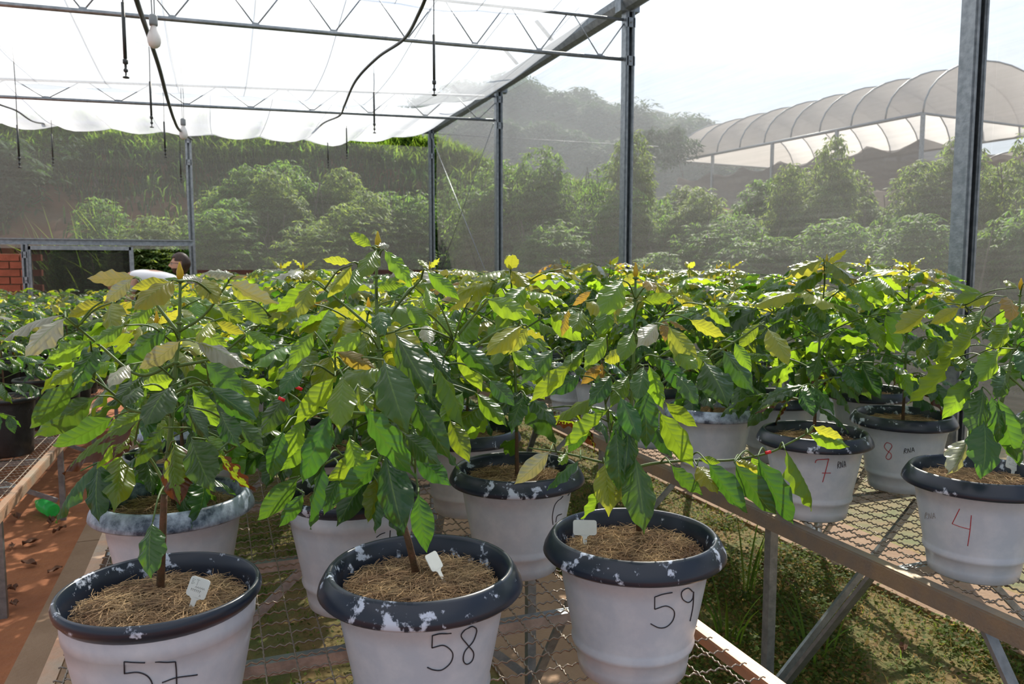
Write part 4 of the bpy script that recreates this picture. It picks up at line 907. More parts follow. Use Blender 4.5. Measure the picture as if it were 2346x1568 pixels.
TXT = [[(-.75, .2), (-.75, .75), (-.5, .7), (-.7, .5), (-.5, .35), (-.75, .2)], [(-.35, .75), (-.05, .75)], [(-.2, .75), (-.2, .2)]] + [[(-.3 + .2 * i, -.05), (-.2 + .2 * i, .12), (-.12 + .2 * i, -.05)] for i in range(5)] + [[(-.6 + .18 * i, -.45), (-.6 + .18 * i, -.2), (-.5 + .18 * i, -.3)] for i in range(6)] + [[(.35, -.8), (.4, -.6), (.5, -.8)]]
plant_tag(onz(433, 1408, 1.024), (462, 1325, .012), -.1, 'white plant tag leaning in the straw of pot 57', txt=TXT)
plant_tag(onz(1020, 1338, 1.024), (985, 1268, .012), 1.0, 'white plant tag turned half sideways in pot 58')
plant_tag(onz(1340, 1255, 1.024), (1340, 1192, .012), .15, 'blank white plant tag standing upright in pot 59', wd=.052, hh=.032)
plant_tag(onz(853, 1158, 1.024), (833, 1103, .012), .1, 'white plant tag in the pot directly behind pot 58', txt=TXT[:6])
plant_tag(onz(329, 1138, 1.024), (348, 1066, .012), 1.35, 'white plant tag seen edge on in the pale rimmed pot behind pot 57')
plant_tag(onz(1246, 1088, 1.024), (1250, 1040, .012), 1.3, 'white plant tag seen edge on in the pot with a partly hidden 6')
plant_tag(onz(1882, 985, 1.024), (1893, 948, .012), .3, 'white plant tag in the straw of pot 7', wd=.045)
plant_tag(onz(2150, 948, 1.024), (2165, 914, .012), .9, 'white plant tag at the right side of pot 8', wd=.045)
plant_tag(onz(2318, 1098, 1.024), (2326, 1050, .012), .1, 'white plant tag with faded figures in the pot marked 4', wd=.05, txt=TXT)

# ================================================================ BOTTLE
bo = empty('plastic_bottle', (-1.10, 5.80, .047), 'translucent green plastic bottle lying on the red dirt beneath the low bench', 'bottle')
bo.rotation_euler = (PI / 2 - .05, 0, .55 + PI)
mb = MB(); mb.lathe([(.001, -.075), (.012, -.073), (.024, -.085), (.036, -.09), (.042, -.082), (.045, -.07), (.045, -.03), (.0435, -.025), (.0435, -.02), (.045, -.015), (.045, .05), (.043, .08), (.034, .11), (.02, .135), (.013, .15)], 24); mb.build('bottle_body', M['bottle'], bo)
mb = MB(); mb.lathe([(.013, .15), (.017, .152), (.017, .156), (.013, .158), (.0125, .175), (.011, .175)], 16); mb.build('neck', M['bottle'], bo)
# ================================================================ BACKGROUND TERRAIN
def flat(px, d, z): p = P(px, 615, d); return Vector((p.x, p.y, z))
def grid(name, fn, nu, nv, mat, kind='structure', **kw):
    vs = [fn(i / nu, j / nv) for j in range(nv + 1) for i in range(nu + 1)]; w_ = nu + 1
    return MB().add(vs, [(j * w_ + i, j * w_ + i + 1, (j + 1) * w_ + i + 1, (j + 1) * w_ + i) for j in range(nv) for i in range(nu)]).build(name, mat, kind=kind, **kw)
def lerpt(tab, x):
    if x <= tab[0][0]: return tab[0][1]
    for (a, b), (c, d) in zip(tab, tab[1:]):
        if x <= c: return b + (d - b) * (x - a) / (c - a)
    return tab[-1][1]
CREST = [(-400, 270), (0, 284), (240, 296), (500, 306), (800, 314), (985, 335), (1150, 400), (1400, 470)]
def bank_pt(u, v):
    px = -400 + 1800 * u; zt = HC + (615 - lerpt(CREST, px)) / F * 20.5
    d = 14.6 + 6.2 * v; z = zt * (min(1, v / .93)) ** .72
    p = flat(px, d, z - .25); n_ = noise.noise(p * .7) * .5 + noise.noise(p * 2.3) * .16
    return p + Vector((0, 0, n_ * min(1, v * 6) * .8)) - Vector((fw.x, fw.y, 0)) * n_ * .6
grid('bank', bank_pt, 110, 44, M['bank'])
def beyond(u, v): px = -400 + 1800 * u; a = bank_pt(u, 1); b = flat(px, 20.8 + 14 * v, a.z + .35 * v); return a.lerp(b, 1) if v else a
grid('bank_top', beyond, 40, 6, M['bank'])
def slope(u, v):
    px = 1400 + 1500 * u; d = 16.5 + (8.5 * v if v < .6 else 5.1 + (v - .6) * 90); z = -.1 + 3.2 * min(1, v / .6)
    return flat(px, d, z) + Vector((0, 0, noise.noise(Vector((u * 9, v * 9, 1))) * .3))
grid('terrace', slope, 40, 30, M['bank'])
HILL = [(700, 330), (950, 285), (1050, 248), (1160, 212), (1260, 236), (1340, 262), (1440, 285), (1520, 305), (1700, 345), (2000, 380), (2800, 400)]
def hill(u, v):
    px = 500 + 2300 * u; zt = HC + (622 - lerpt(HILL, px)) / F * 80
    return flat(px, 52 + 30 * v, max(0, zt * math.sin(v * PI / 2) ** .9)) + Vector((0, 0, noise.noise(Vector((u * 25, v * 8, 2))) * .9))
grid('hill', hill, 70, 16, M['hill'])
mb = MB(); a_ = flat(-2500, 27, 0); b_ = flat(4500, 27, 0); c_ = flat(4500, 95, 0); d_ = flat(-2500, 95, 0)
mb.add([a_, b_, c_, d_] + [q + Vector((0, 0, 30)) for q in (a_, b_, c_, d_)], [(3, 2, 1, 0), (4, 5, 6, 7), (0, 1, 5, 4), (1, 2, 6, 5), (2, 3, 7, 6), (3, 0, 4, 7)])
mb.build('distance_haze', M['haze'], kind='structure', smooth=False)
# ---------------------------------------------------------------- bank grass (blades nobody could count)
def blades(name, label, n, seed, vr, L, mats, pred=None):
    r = random.Random(seed); mb = MB()
    for _ in range(n):
        u = r.uniform(.12, .98); v = vr[0] + (vr[1] - vr[0]) * r.random() ** .8
        if pred and not pred(-400 + 1800 * u, v, r): continue
        b = bank_pt(u, v); a = r.uniform(0, 2 * PI); l = r.uniform(.5, 1) * L; d = Vector((math.cos(a), math.sin(a), 0)); q = Vector((-d.y, d.x, 0)) * r.uniform(.010, .022)
        m_ = b + d * l * .18 + Vector((0, 0, l * .65)); tp = b + d * l * .55 + Vector((0, 0, l * r.uniform(.6, .95)))
        mb.add([b - q, b + q, m_ + q, tp, m_ - q], [(0, 1, 2, 4), (4, 2, 3)], r.choice((0, 0, 1, 2)) if len(mats) > 2 else 0)
    return mb.build(name, [M[k] for k in mats], label=label, cat='grass', kind='stuff', smooth=False)
def dirtmask(px, v, r):
    k = noise.noise(Vector((px * .006, v * 3, 4)))
    if px < 330 and .06 < v < .50 + .16 * k: return r.random() < .06
    if 330 < px < 560 and .25 < v < .52: return r.random() < .25
    return True
blades('bank_grass', 'long tufted grass covering the crest and slope of the bank behind the greenhouse', 26000, 31, (.72, 1.0), .62, ('grass', 'shrub', 'grass'), dirtmask)
blades('bank_weeds', 'low weeds on the lower slope of the bank, coloured dark for its shade', 16000, 32, (.0, .80), .5, ('treeleaf', 'shrub', 'treeleaf'), dirtmask)  # darker leaf materials than on the crest put the slope's shade into the colour
# ---------------------------------------------------------------- shrubs
def shrub_mesh(seed, n, rx, rz, zc, size, mat, lumps=7, palm=True):
    r = random.Random(seed); mb = MB(); L = [(Vector((r.uniform(-.6, .6) * rx, r.uniform(-.6, .6) * rx, zc + r.uniform(-.55, .62) * rz)), r.uniform(.38, .62)) for _ in range(lumps)]
    for _ in range(n):
        c, q = r.choice(L); d = Vector((r.gauss(0, 1), r.gauss(0, 1), r.gauss(.25, 1))).normalized(); rr = r.random() ** .35
        p = c + Vector((d.x * rx * q * rr, d.y * rx * q * rr, d.z * rz * q * rr))
        if p.z < .05: p.z = r.uniform(.05, .5)
        a0 = r.uniform(0, 2 * PI); s = size * r.uniform(.6, 1.15); k5 = 5 if palm else 2; dr = r.uniform(.1, .7)
        for k in range(k5):
            a = a0 + 2 * PI * k / k5 * (.8 if palm else .5); e = Vector((math.cos(a), math.sin(a), -dr)); e.normalize(); w_ = Vector((-math.sin(a), math.cos(a), r.uniform(-.3, .3))) * s * .14
            mb.add([p, p + e * s * .55 + w_, p + e * s, p + e * s * .55 - w_], [(0, 1, 2), (0, 2, 3)], 0)
    return mb.mesh('foliage', M[mat], smooth=False)
def stems_mesh(seed, h, rx, n=6):
    r = random.Random(seed); mb = MB()
    for _ in range(n):
        a = r.uniform(0, 6.3); mb.tube([(.05 * math.cos(a), .05 * math.sin(a), 0), (rx * .2 * math.cos(a), rx * .2 * math.sin(a), h * .4), (rx * .5 * math.cos(a + .4), rx * .5 * math.sin(a + .4), h * .85)], [.022, .016, .007], 5)
    return mb.mesh('stem', M['bark_far'])
SH = [(shrub_mesh(200 + k, 5000, 1.05, 1.05, 1.05, .115, 'shrub' if k % 3 else 'shrub2'), stems_mesh(k, 2.0, 1.0)) for k in range(5)]
def shrub(px, py, d, wpx, label, group, zb=0.0, k=None):
    b = flat(px, d, zb); zt = HC + (615 - py) / F * d; o = empty('cassava_shrub', b, label, 'shrub', group, R.uniform(0, 6.3))
    fm, st = SH[R.randrange(5) if k is None else k]; s = (zt - zb) / 1.85; sx = max(.7, min(1.7, wpx / 2 / F * d / .85))
    for nm, me in (('foliage', fm), ('stem', st)):
        q = link(nm, me, o, kind='stuff' if nm == 'foliage' else None); q.scale = (sx, sx, s)
    return o
G1 = 'leafy shrubs between the far wall and the bank'; G2 = 'leafy shrubs standing outside the screen side wall'
for i, a in enumerate(((205, 520, 14.6, 170), (300, 470, 14.9, 200), (395, 480, 15.0, 200), (500, 462, 15.2, 190), (580, 385, 15.6, 230), (690, 392, 15.6, 240), (640, 470, 14.6, 240), (780, 410, 15.5, 200), (850, 450, 15.0, 180), (935, 412, 15.6, 190), (760, 500, 14.4, 260), (900, 520, 14.3, 220), (480, 540, 14.2, 260), (350, 560, 14.0, 200), (600, 560, 14.0, 240), (985, 470, 15.4, 160), (430, 520, 14.0, 260), (540, 500, 14.0, 260), (690, 520, 14.0, 280), (830, 510, 14.3, 260), (915, 540, 14.6, 180), (250, 560, 13.9, 220), (450, 590, 13.7, 240), (560, 590, 13.7, 240), (700, 590, 14.5, 240), (820, 590, 14.6, 240), (640, 430, 15.3, 200), (900, 470, 15.0, 200))):
    shrub(*a, ('tall' if a[1] < 480 else 'low') + ' leafy shrub below the bank, ' + ('left of the far wall post' if a[0] < 430 else 'just right of the post behind the person' if a[0] < 620 else 'midway along the far wall' if a[0] < 800 else 'near the far corner post'), G1)
for a in ((1075, 350, 16.2, 150), (1120, 378, 14.0, 200), (1215, 368, 14.0, 220), (1310, 352, 13.5, 220), (1390, 342, 13.5, 190), (1470, 392, 13.0, 210), (1560, 462, 12.0, 220), (1100, 470, 15.4, 200), (1260, 480, 12.6, 260), (1420, 490, 12.2, 240), (1655, 458, 12.0, 220), (1755, 412, 12.5, 170), (1850, 358, 12.5, 130), (1700, 500, 11.0, 280), (1905, 455, 11.5, 190), (1990, 452, 11.0, 210), (2070, 415, 11.5, 220), (2150, 352, 12.0, 220), (2250, 348, 11.0, 240), (2350, 330, 10.0, 240), (1850, 520, 10.5, 280), (2050, 530, 10.0, 300), (2240, 500, 9.2, 320), (2400, 420, 9.0, 300), (1560, 540, 11.2, 260), (1340, 560, 12.6, 260), (1165, 560, 14.6, 160), (1640, 455, 15.0, 260), (1780, 430, 15.5, 240), (1490, 440, 15.5, 220), (1900, 420, 15, 240), (2000, 420, 15, 240), (2120, 380, 15, 240), (1600, 520, 14, 300), (1980, 500, 13, 300), (2320, 420, 12.5, 300), (1420, 400, 15.6, 240)):
    shrub(*a, ('tall' if a[1] < 440 else 'low') + ' leafy shrub outside the side screen, ' + ('between the two farthest posts' if a[0] < 1143 else 'left of the post under the near truss end' if a[0] < 1440 else 'below the left end of the shade house' if a[0] < 1700 else 'below the middle of the shade house' if a[0] < 2000 else 'around the thickest steel post'), G2)
# tall arching grass clumps left of the shrubs
for i, (px, py, d) in enumerate(((150, 600, 14.1), (215, 585, 14.2), (290, 575, 14.3), (350, 570, 14.5), (180, 560, 14.8), (260, 540, 15.0), (330, 520, 15.2))):
    b = flat(px, d, .0); h = (HC + (615 - (py - 90)) / F * d); grass_tuft(b.x, b.y, 42, h * 1.12, 40 + i, 'tall arching cane grass clump before the red earth at the left, %s from the left' % ordn[(0, 2, 4, 6, 1, 3, 5)[i]], .40, 'grass', 0, .75, .026)
# papaya-like saplings on the bank
# ---------------------------------------------------------------- trees
CR = [shrub_mesh(300 + k, 900, 2.2, 1.7, 2.6, .55, 'treeleaf', 9, False) for k in range(3)]
TR = [stems_mesh(60 + k, 3.0, 2.0, 3) for k in range(3)]
def tree(px, ptop, d, h, label, group=None, sx=1.0, lat=None):
    zt = HC + (615 - ptop) / F * d; o = empty('tree', flat(px, d, zt - h), label, 'tree', group, R.uniform(0, 6)); s = h / 4.3; k = R.randrange(3)
    q = link('crown', CR[k], o, kind='stuff'); q.scale = (s * sx, s * sx, s); q = link('trunk', TR[k], o); q.scale = (s, s, s); return o
for i in range(110):
    px = 960 + i * 6.6 + R.uniform(-6, 6); v = (.35, .6, .8, 1.0)[i % 4]; zt = (622 - lerpt(HILL, px)) / F * 80
    d = 52 + 30 * v; z = HC + zt * math.sin(v * PI / 2) ** .9 - 1.0
    tree(px, 615 - (z + R.uniform(1.6, 3.0) - HC) * F / d, d, R.uniform(3.6, 6.0), 'tree on the far wooded hill', 'trees on the far hill', 1.2)
tree(1500, 290, 40, 3.4, 'small dark tree left of the arched shade house', sx=.8); tree(1562, 288, 41, 2.8, 'small rounded tree touching the left end of the arched shade house', sx=.8)
tree(1985, 206, 62, 4.0, 'left half of the flat tree crown rising behind the shade house roof', sx=.8); tree(2055, 190, 62, 4.2, 'right taller part of the tree crown rising behind the shade house roof', sx=.9)
for i, (px, py, d, h) in enumerate(((30, 292, 17.5, 3.4), (95, 300, 17.8, 3.0), (-60, 280, 17, 4), (170, 312, 18.5, 2.2))):
    tree(px, py, d, h, 'dark leafy tree on the shaded left end of the bank, %s from the left edge' % ordn[(1, 2, 0, 3)[i]], sx=.75)
mb = MB()
b0 = flat(228, 18.2, 1.9); mb.tube([b0, b0 + Vector((.02, 0, 1.75))], .055, 8); mb.build('fence_post', M['bark_far'], label='grey wooden fence post standing on the grassy bank', cat='post')
bt = empty('bare_tree', flat(2345, 45, 4.0), 'thin bare tree behind the right end of the arched shade house', 'tree'); rb = random.Random(5)
mb = MB(); mb.tube([(0, 0, 0), (0, 0, 3.5)], [.1, .05], 6); mb.build('trunk', M['bark_far'], bt)
for k in range(9):
    a = rb.uniform(0, 6.3); z0 = rb.uniform(2, 3.5); e = Vector((math.cos(a), math.sin(a), 0)); L = rb.uniform(1.2, 2.4); mb = MB(); mb.tube([(0, 0, z0), e * L * .3 + Vector((0, 0, z0 + L * .6)), e * L * .45 + Vector((0, 0, z0 + L * 1.3))], [.04, .025, .01], 5); mb.build('branch', M['bark_far'], bt)

# ---------------------------------------------------------------- arched shade houses
def shade_house(A, B, width, zg, ze, rise, nb, label, posts, curtain=True):
    o = empty('shade_house', (A.x, A.y, zg), label, 'shade house'); c = Vector(o.location)
    ax = (B - A); ax.z = 0; Lx = ax.length; ax.normalize(); wv = Vector((ax.y, -ax.x, 0))
    if wv.dot(rt) < 0: wv = -wv
    def Q(s, th, k=1.0, dz=0): return A + ax * s + wv * (width / 2 * (1 - math.cos(th) * k)) + Vector((0, 0, ze + rise * math.sin(th) * k + dz)) - c
    A.z = 0; NT_ = 16
    for i in range(nb):
        s0, s1 = Lx * i / nb, Lx * (i + 1) / nb; vs = []
        for a in range(5):
            u = a / 4; k = 1 - .05 * math.sin(PI * u)
            for j in range(NT_ + 1): vs.append(Q(s0 + (s1 - s0) * u, PI * j / NT_, k, 0))
        w_ = NT_ + 1; mb = MB(); mb.add(vs, [(a * w_ + j, a * w_ + j + 1, (a + 1) * w_ + j + 1, (a + 1) * w_ + j) for a in range(4) for j in range(NT_)]); mb.build('roof_panel', M['film'], o)
    for i in range(nb + 1):
        mb = MB(); mb.tube([Q(Lx * i / nb, PI * j / NT_, 1.004) for j in range(NT_ + 1)], .035, 5); mb.build('roof_hoop', M['steel'], o)
    for e in (0, 1):
        mb = MB(); cc = [Q(Lx * e, PI * j / NT_, .995) for j in range(NT_ + 1)]; mb.add(cc, [tuple(range(NT_ + 1))]); mb.build('gable_cloth', M['film'], o, smooth=False)
        mb = MB(); mb.tube([A + wv * 0 + ax * Lx * e + Vector((0, 0, ze)) - c, A + wv * width + ax * Lx * e + Vector((0, 0, ze)) - c], .05, 6); mb.build('tie_beam', M['steel'], o)
        mb = MB(); mb.tube([A + wv * width * e + Vector((0, 0, ze)) - c, A + wv * width * e + ax * Lx + Vector((0, 0, ze)) - c], .07, 6); mb.build('eave_tube', M['steel'], o)
    for s in posts:
        for e in (0, 1):
            b = A + wv * width * e + ax * Lx * s - c; mb = MB(); mb.bar(b + Vector((0, 0, 0)), b + Vector((0, 0, ze)), .12, .12); mb.build('post', M['steel'], o, smooth=False)
    if curtain:
        vs = []; n_ = 60
        for i in range(n_ + 1):
            s = Lx * i / n_; sag = .35 * abs(math.sin(i * .32)) + .1
            for j in range(13): vs.append(A + ax * s + wv * width * j / 12 + Vector((0, 0, ze - .8 - sag - .35 * math.sin(PI * j / 12) + .04 * math.sin(j * 3 + i))) - c)
        mb = MB(); mb.add(vs, [(i * 13 + j, i * 13 + j + 1, (i + 1) * 13 + j + 1, (i + 1) * 13 + j) for i in range(n_) for j in range(12)]); mb.build('inner_shade_cloth', M['net_brown'], o)
        for e in (0, 1):
            vs = []
            for i in range(n_ + 1):
                s = Lx * i / n_; zt_ = ze - .85 - .35 * abs(math.sin(i * .32))
                for j in range(4): vs.append(A + ax * s + wv * (width * e + (.05 * math.sin(i * 1.7) + .03)) + Vector((0, 0, zt_ - 1.6 * j / 3)) - c)
            mb = MB(); mb.add(vs, [(i * 4 + j, i * 4 + j + 1, (i + 1) * 4 + j + 1, (i + 1) * 4 + j) for i in range(n_) for j in range(3)]); mb.build('side_curtain', M['net_brown'], o)
    return o
shade_house(flat(2098, 30, 0), flat(1545, 43.2, 0), 8.6, 4.1, HC + (615 - 268) / F * 30, 2.35, 9, 'large arched shade house with pale cloth roof beyond the screen wall at right', (0, .27, .52, .8))
shade_house(flat(2230, 36, 0), flat(1955, 45, 0), 5.5, 2.6, HC + (615 - 400) / F * 36, 1.1, 6, 'second smaller arched shade roof seen below the large one', (0, .5, 1), False)

# ================================================================ PEOPLE
M['skin'] = pmat('skin', (.52, .28, .19), (.56, .31, .21), 20, .5); M['hair'] = pmat('dark_brown_hair', (.022, .010, .006), (.05, .022, .012), 60, .5); M['shirt_dark'] = pmat('dark_grey_shirt', (.06, .06, .07), (.08, .08, .09), 30, .9)
M['shirt_white'] = pmat('white_shirt', (.82, .82, .84), (.86, .86, .88), 20, .85); M['trouser'] = pmat('light_grey_trousers', (.35, .36, .38), (.3, .31, .33), 30, .9)
def skin_obj(name, verts, edges, rad, mat, parent, root=0, sub=2, label=None):
    me = bpy.data.meshes.new(name); me.from_pydata([tuple(v) for v in verts], edges, []); me.materials.append(mat)
    o = link(name, me, parent, label=label); md = o.modifiers.new('skin', 'SKIN')
    md.use_smooth_shade = True
    for i, r_ in enumerate(rad):
        sv = me.skin_vertices[0].data[i]; sv.radius = r_ if isinstance(r_, tuple) else (r_, r_); sv.use_root = (i == root)
    ss = o.modifiers.new('sub', 'SUBSURF'); ss.levels = sub; ss.render_levels = sub; return o
def head(parent, loc, face, tilt=0.0, glasses=True, beard=True):
    "face: unit vector looked along; head about 24 cm tall"
    f = Vector(face).normalized(); u = Vector((0, 0, 1)); u = (u - f * u.dot(f)).normalized(); u = Matrix.Rotation(tilt, 3, f) @ u; s = u.cross(f)
    mw = Matrix(((f.x, s.x, u.x, loc.x), (f.y, s.y, u.y, loc.y), (f.z, s.z, u.z, loc.z), (0, 0, 0, 1)))
    def shape(th, ph, off=0.0):      # th polar from top, ph around, 0 = front
        d = Vector((math.sin(th) * math.cos(ph), math.sin(th) * math.sin(ph), math.cos(th)))
        x, y, z_ = d.x * .098, d.y * .076, d.z * .120
        if d.z < 0: k = 1 + d.z * .30; y *= k; x = x * (1 + .12 * -d.z) if d.x > 0 else x * (1 + d.z * .35)
        g = lambda a, b, c, w_: math.exp(-(((z_ - a) / b) ** 2 + ((y - c) / w_) ** 2)) if d.x > 0 else 0
        x += .030 * g(-.018, .016, 0, .011) + .014 * g(.004, .022, 0, .009) + .008 * g(.028, .012, 0, .05) - .010 * g(.010, .011, .031, .015) - .010 * g(.010, .011, -.031, .015) + .008 * g(-.052, .009, 0, .022) - .006 * g(-.042, .004, 0, .025) + .012 * g(-.095, .018, 0, .03)
        v = Vector((x, y, z_)); return v * (1 + off)
    def patch(test, off, nm, mat):
        nth, nph = 40, 56; mb = MB(); idx = {}; vs = []; fs = []
        for i in range(nth + 1):
            for j in range(nph): idx[i, j] = len(vs); vs.append(shape(PI * i / nth, 2 * PI * j / nph - PI, off))
        for i in range(nth):
            for j in range(nph):
                th = PI * (i + .5) / nth; ph = 2 * PI * (j + .5) / nph - PI
                if test(th, ph): fs.append((idx[i, j], idx[i, (j + 1) % nph], idx[i + 1, (j + 1) % nph], idx[i + 1, j]))
        used_ = sorted({k for q in fs for k in q}); mp_ = {k: n for n, k in enumerate(used_)}
        mb.add([vs[k] for k in used_], [tuple(mp_[k] for k in q) for q in fs]); return mb, nm, mat
    mb, nm, mt = patch(lambda a, b: True, 0, 'head', M['skin'])
    for sy in (-1, 1): mb.lathe([(.001, .0), (.010, .002), (.016, .009), (.012, .012), (.002, .008)], 12, (0, 0, 0))  # placeholder ring reshaped below
    n0 = len(mb.v) - 2 * 60
    for e, sy in enumerate((-1, 1)):
        for k in range(60):
            x, y, z_ = mb.v[n0 + e * 60 + k]; mb.v[n0 + e * 60 + k] = (-.008 + x * 1.0, sy * (.072 + z_), y * 1.9 - .004)
    hd = mb.build(nm, mt, parent); hd.matrix_local = mw
    mb, _, _ = patch(lambda a, b: (a < .95 and abs(b) < 1.0) or (a < 1.25 and abs(b) >= 1.0) or (abs(b) > 1.75 and a < 2.35), .085, '', None); h = mb.build('hair', M['hair'], hd)
    so_ = h.modifiers.new('t', 'SOLIDIFY'); so_.thickness = .012
    if beard: mb, _, _ = patch(lambda a, b: a > 1.93 and abs(b) < 1.5 and not (2.02 < a < 2.14 and abs(b) < .28), .025, '', None); mb.build('beard', M['hair'], hd)
    if glasses:
        mb = MB()
        for sy in (-1, 1):
            mb.tube([(.098, sy * .031 + .023 * math.cos(q * PI / 8), .010 + .017 * math.sin(q * PI / 8)) for q in range(17)], .0026, 5)
            mb.tube([(.096, sy * .054, .014), (.05, sy * .078, .014), (-.005, sy * .080, .008)], .0026, 5)
        mb.tube([(.098, -.009, .013), (.103, 0, .016), (.098, .009, .013)], .002, 5); mb.build('glasses', M['black'], hd, label='dark framed glasses')
        mb = MB()
        for sy in (-1, 1): mb.lathe([(.001, 0), (.02, 0), (.02, .001), (.001, .001)], 16, (0, 0, 0))
    else: pass
    for sy in (-1, 1):
        mb = MB(); mb.lathe([(.001, -.009), (.007, -.006), (.010, 0), (.007, .006), (.001, .009)], 10, (.083, sy * .031, .008)); mb.build('eye', M['tag'], hd)
        mb = MB(); mb.lathe([(.001, -.004), (.004, 0), (.001, .004)], 8, (.0925, sy * .031, .008)); mb.build('iris', M['black'], hd)
    return hd
def hand_chain(V, E, Rr, wrist_i, d, side, sc_=1.0):
    "palm, four fingers and a thumb grown from the wrist vertex"
    w_ = Vector(V[wrist_i]); d = Vector(d).normalized(); side = Vector(side).normalized(); nrm = d.cross(side)
    def add(p, r_, j): V.append(p); Rr.append(r_); E.append((j, len(V) - 1)); return len(V) - 1
    palm = add(w_ + d * .045, .026, wrist_i)
    for k in range(4):
        b = w_ + d * .085 + side * (-.030 + .020 * k); L = (.062, .074, .070, .055)[k]
        i = add(b, .0095, palm); i = add(b + d * L * .5 + nrm * -.010, .0085, i); add(b + d * L * .78 + nrm * -.034, .0075, i)
    i = add(w_ + d * .038 + side * -.036, .011, palm); add(w_ + d * .066 + side * -.052 + nrm * -.012, .009, i)
face_dir = (-rt * .93 + Vector((-fw.x, -fw.y, 0)) * .30).normalized()
hc = onY(413, 606, 10.1); gz = hc.z
per = empty('person', (hc.x + .02, hc.y, 0), 'person with dark hair, beard and glasses standing in profile beyond the left plants', 'person'); c = Vector(per.location); X = -rt; Yv = Vector((fw.x, fw.y, 0)).normalized()
def pb(a, b, z_): return X * a + Yv * b + Vector((0, 0, z_))
hl = hc - c; sh = hl.z - .27; hip = hl.z * .53
V = [pb(0, 0, hip), pb(-.01, 0, (hip + sh) / 2), pb(-.02, 0, sh), pb(0, 0, sh + .09), pb(.01, 0, sh + .17)]; E_ = [(0, 1), (1, 2), (2, 3), (3, 4)]; Rr = [(.14, .11), (.15, .10), (.13, .09), .055, .05]
for s_ in (-1, 1):
    n0 = len(V); V += [pb(-.02, s_ * .19, sh - .01), pb(.02, s_ * .22, sh - .29), pb(.26, s_ * .12, sh - .36)]; Rr += [.058, .045, .030]; E_ += [(2, n0), (n0, n0 + 1), (n0 + 1, n0 + 2)]
    hand_chain(V, E_, Rr, n0 + 2, X * .9 - Yv * s_ * .3 + Vector((0, 0, .1)), Vector((0, 0, 1)))
    n0 = len(V); V += [pb(0, s_ * .10, hip - .08), pb(.02, s_ * .11, hip * .52), pb(-.03, s_ * .11, .09), pb(.14, s_ * .12, .035)]; Rr += [.088, .062, .042, .036]; E_ += [(0, n0), (n0, n0 + 1), (n0 + 1, n0 + 2), (n0 + 2, n0 + 3)]
skin_obj('body', V, E_, Rr, M['skin'], per)
head(per, hl, face_dir)
skin_obj('shirt', [pb(0, 0, hip - .03), pb(-.01, 0, (hip + sh) / 2), pb(-.02, 0, sh - .01), pb(-.005, 0, sh + .06), pb(-.02, .20, sh - .02), pb(.005, .225, sh - .17), pb(-.02, -.20, sh - .02), pb(.005, -.225, sh - .17)], [(0, 1), (1, 2), (2, 3), (2, 4), (4, 5), (2, 6), (6, 7)], [(.165, .13), (.165, .12), (.145, .10), .075, .075, .068, .075, .068], M['shirt_dark'], per, label='dark grey short sleeved shirt')
V = [pb(0, 0, hip + .03)]; E_ = []; Rr = [(.155, .125)]
for s_ in (-1, 1):
    n0 = len(V); V += [pb(0, s_ * .10, hip - .10), pb(.02, s_ * .11, hip * .52), pb(-.03, s_ * .11, .12)]; Rr += [.102, .078, .062]; E_ += [(0, n0), (n0, n0 + 1), (n0 + 1, n0 + 2)]
skin_obj('trousers', V, E_, Rr, M['trouser'], per, label='light grey trousers')
hp = pb(.36, 0, sh - .35); cam_ = empty('hand_held_camera', c + hp, 'small black camera held by the person with glasses', 'camera')
mb = MB(); mb.box((0, 0, 0), (.12, .06, .08)); mb.build('camera_body', M['black'], cam_, smooth=False); mb = MB(); mb.tube([(0, -.02, 0), (-.09, -.03, 0)], .032, 14); mb.build('lens', M['black'], cam_)
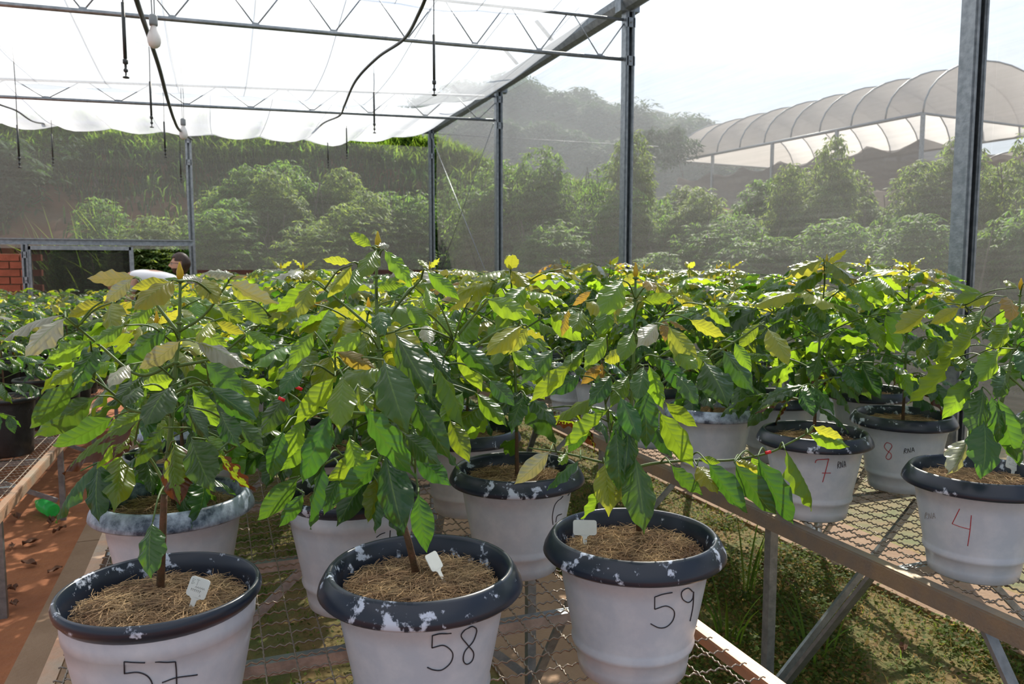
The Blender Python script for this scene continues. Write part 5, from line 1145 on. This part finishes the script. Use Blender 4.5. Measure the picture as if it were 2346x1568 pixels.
# second person, bent forward in a white shirt
b2 = onY(352, 608, 9.7); per2 = empty('person', (b2.x, b2.y, 0), 'person in a white shirt bending forward over the plants left of the standing person', 'person'); c = Vector(per2.location); zz = b2.z - .10
V = [pb(-.36, 0, zz - .33), pb(-.16, 0, zz - .11), pb(.07, 0, zz), pb(.25, 0, zz - .02), pb(.32, 0, zz - .04)]; E_ = [(0, 1), (1, 2), (2, 3), (3, 4)]; Rr = [(.14, .12), (.13, .11), (.14, .11), .06, .05]
for s_ in (-1, 1):
    n0 = len(V); V += [pb(.15, s_ * .17, zz - .04), pb(.20, s_ * .20, zz - .30), pb(.36, s_ * .12, zz - .50)]; Rr += [.058, .045, .030]; E_ += [(2, n0), (n0, n0 + 1), (n0 + 1, n0 + 2)]
    hand_chain(V, E_, Rr, n0 + 2, X * .6 - Vector((0, 0, .8)), Yv)
    n0 = len(V); V += [pb(-.36, s_ * .10, zz - .42), pb(-.26, s_ * .11, (zz - .4) * .5), pb(-.36, s_ * .11, .09), pb(-.20, s_ * .12, .035)]; Rr += [.088, .062, .042, .036]; E_ += [(0, n0), (n0, n0 + 1), (n0 + 1, n0 + 2), (n0 + 2, n0 + 3)]
skin_obj('body', V, E_, Rr, M['skin'], per2)
head(per2, pb(.43, 0, zz - .10), (X * .5 - Vector((0, 0, .85))), 0, False, False)
skin_obj('shirt', [pb(-.38, 0, zz - .33), pb(-.17, 0, zz - .09), pb(.07, 0, zz + .005), pb(.20, 0, zz - .01), pb(.15, .18, zz - .05), pb(.18, .21, zz - .20), pb(.15, -.18, zz - .05), pb(.18, -.21, zz - .20)], [(0, 1), (1, 2), (2, 3), (2, 4), (4, 5), (2, 6), (6, 7)], [(.16, .14), (.15, .13), (.155, .125), .08, .08, .07, .08, .07], M['shirt_white'], per2, label='white shirt lit by the sun')
V = [pb(-.37, 0, zz - .36)]; E_ = []; Rr = [(.155, .135)]
for s_ in (-1, 1):
    n0 = len(V); V += [pb(-.36, s_ * .10, zz - .46), pb(-.26, s_ * .11, (zz - .4) * .5), pb(-.36, s_ * .11, .12)]; Rr += [.102, .078, .062]; E_ += [(0, n0), (n0, n0 + 1), (n0 + 1, n0 + 2)]
skin_obj('trousers', V, E_, Rr, M['trouser'], per2)
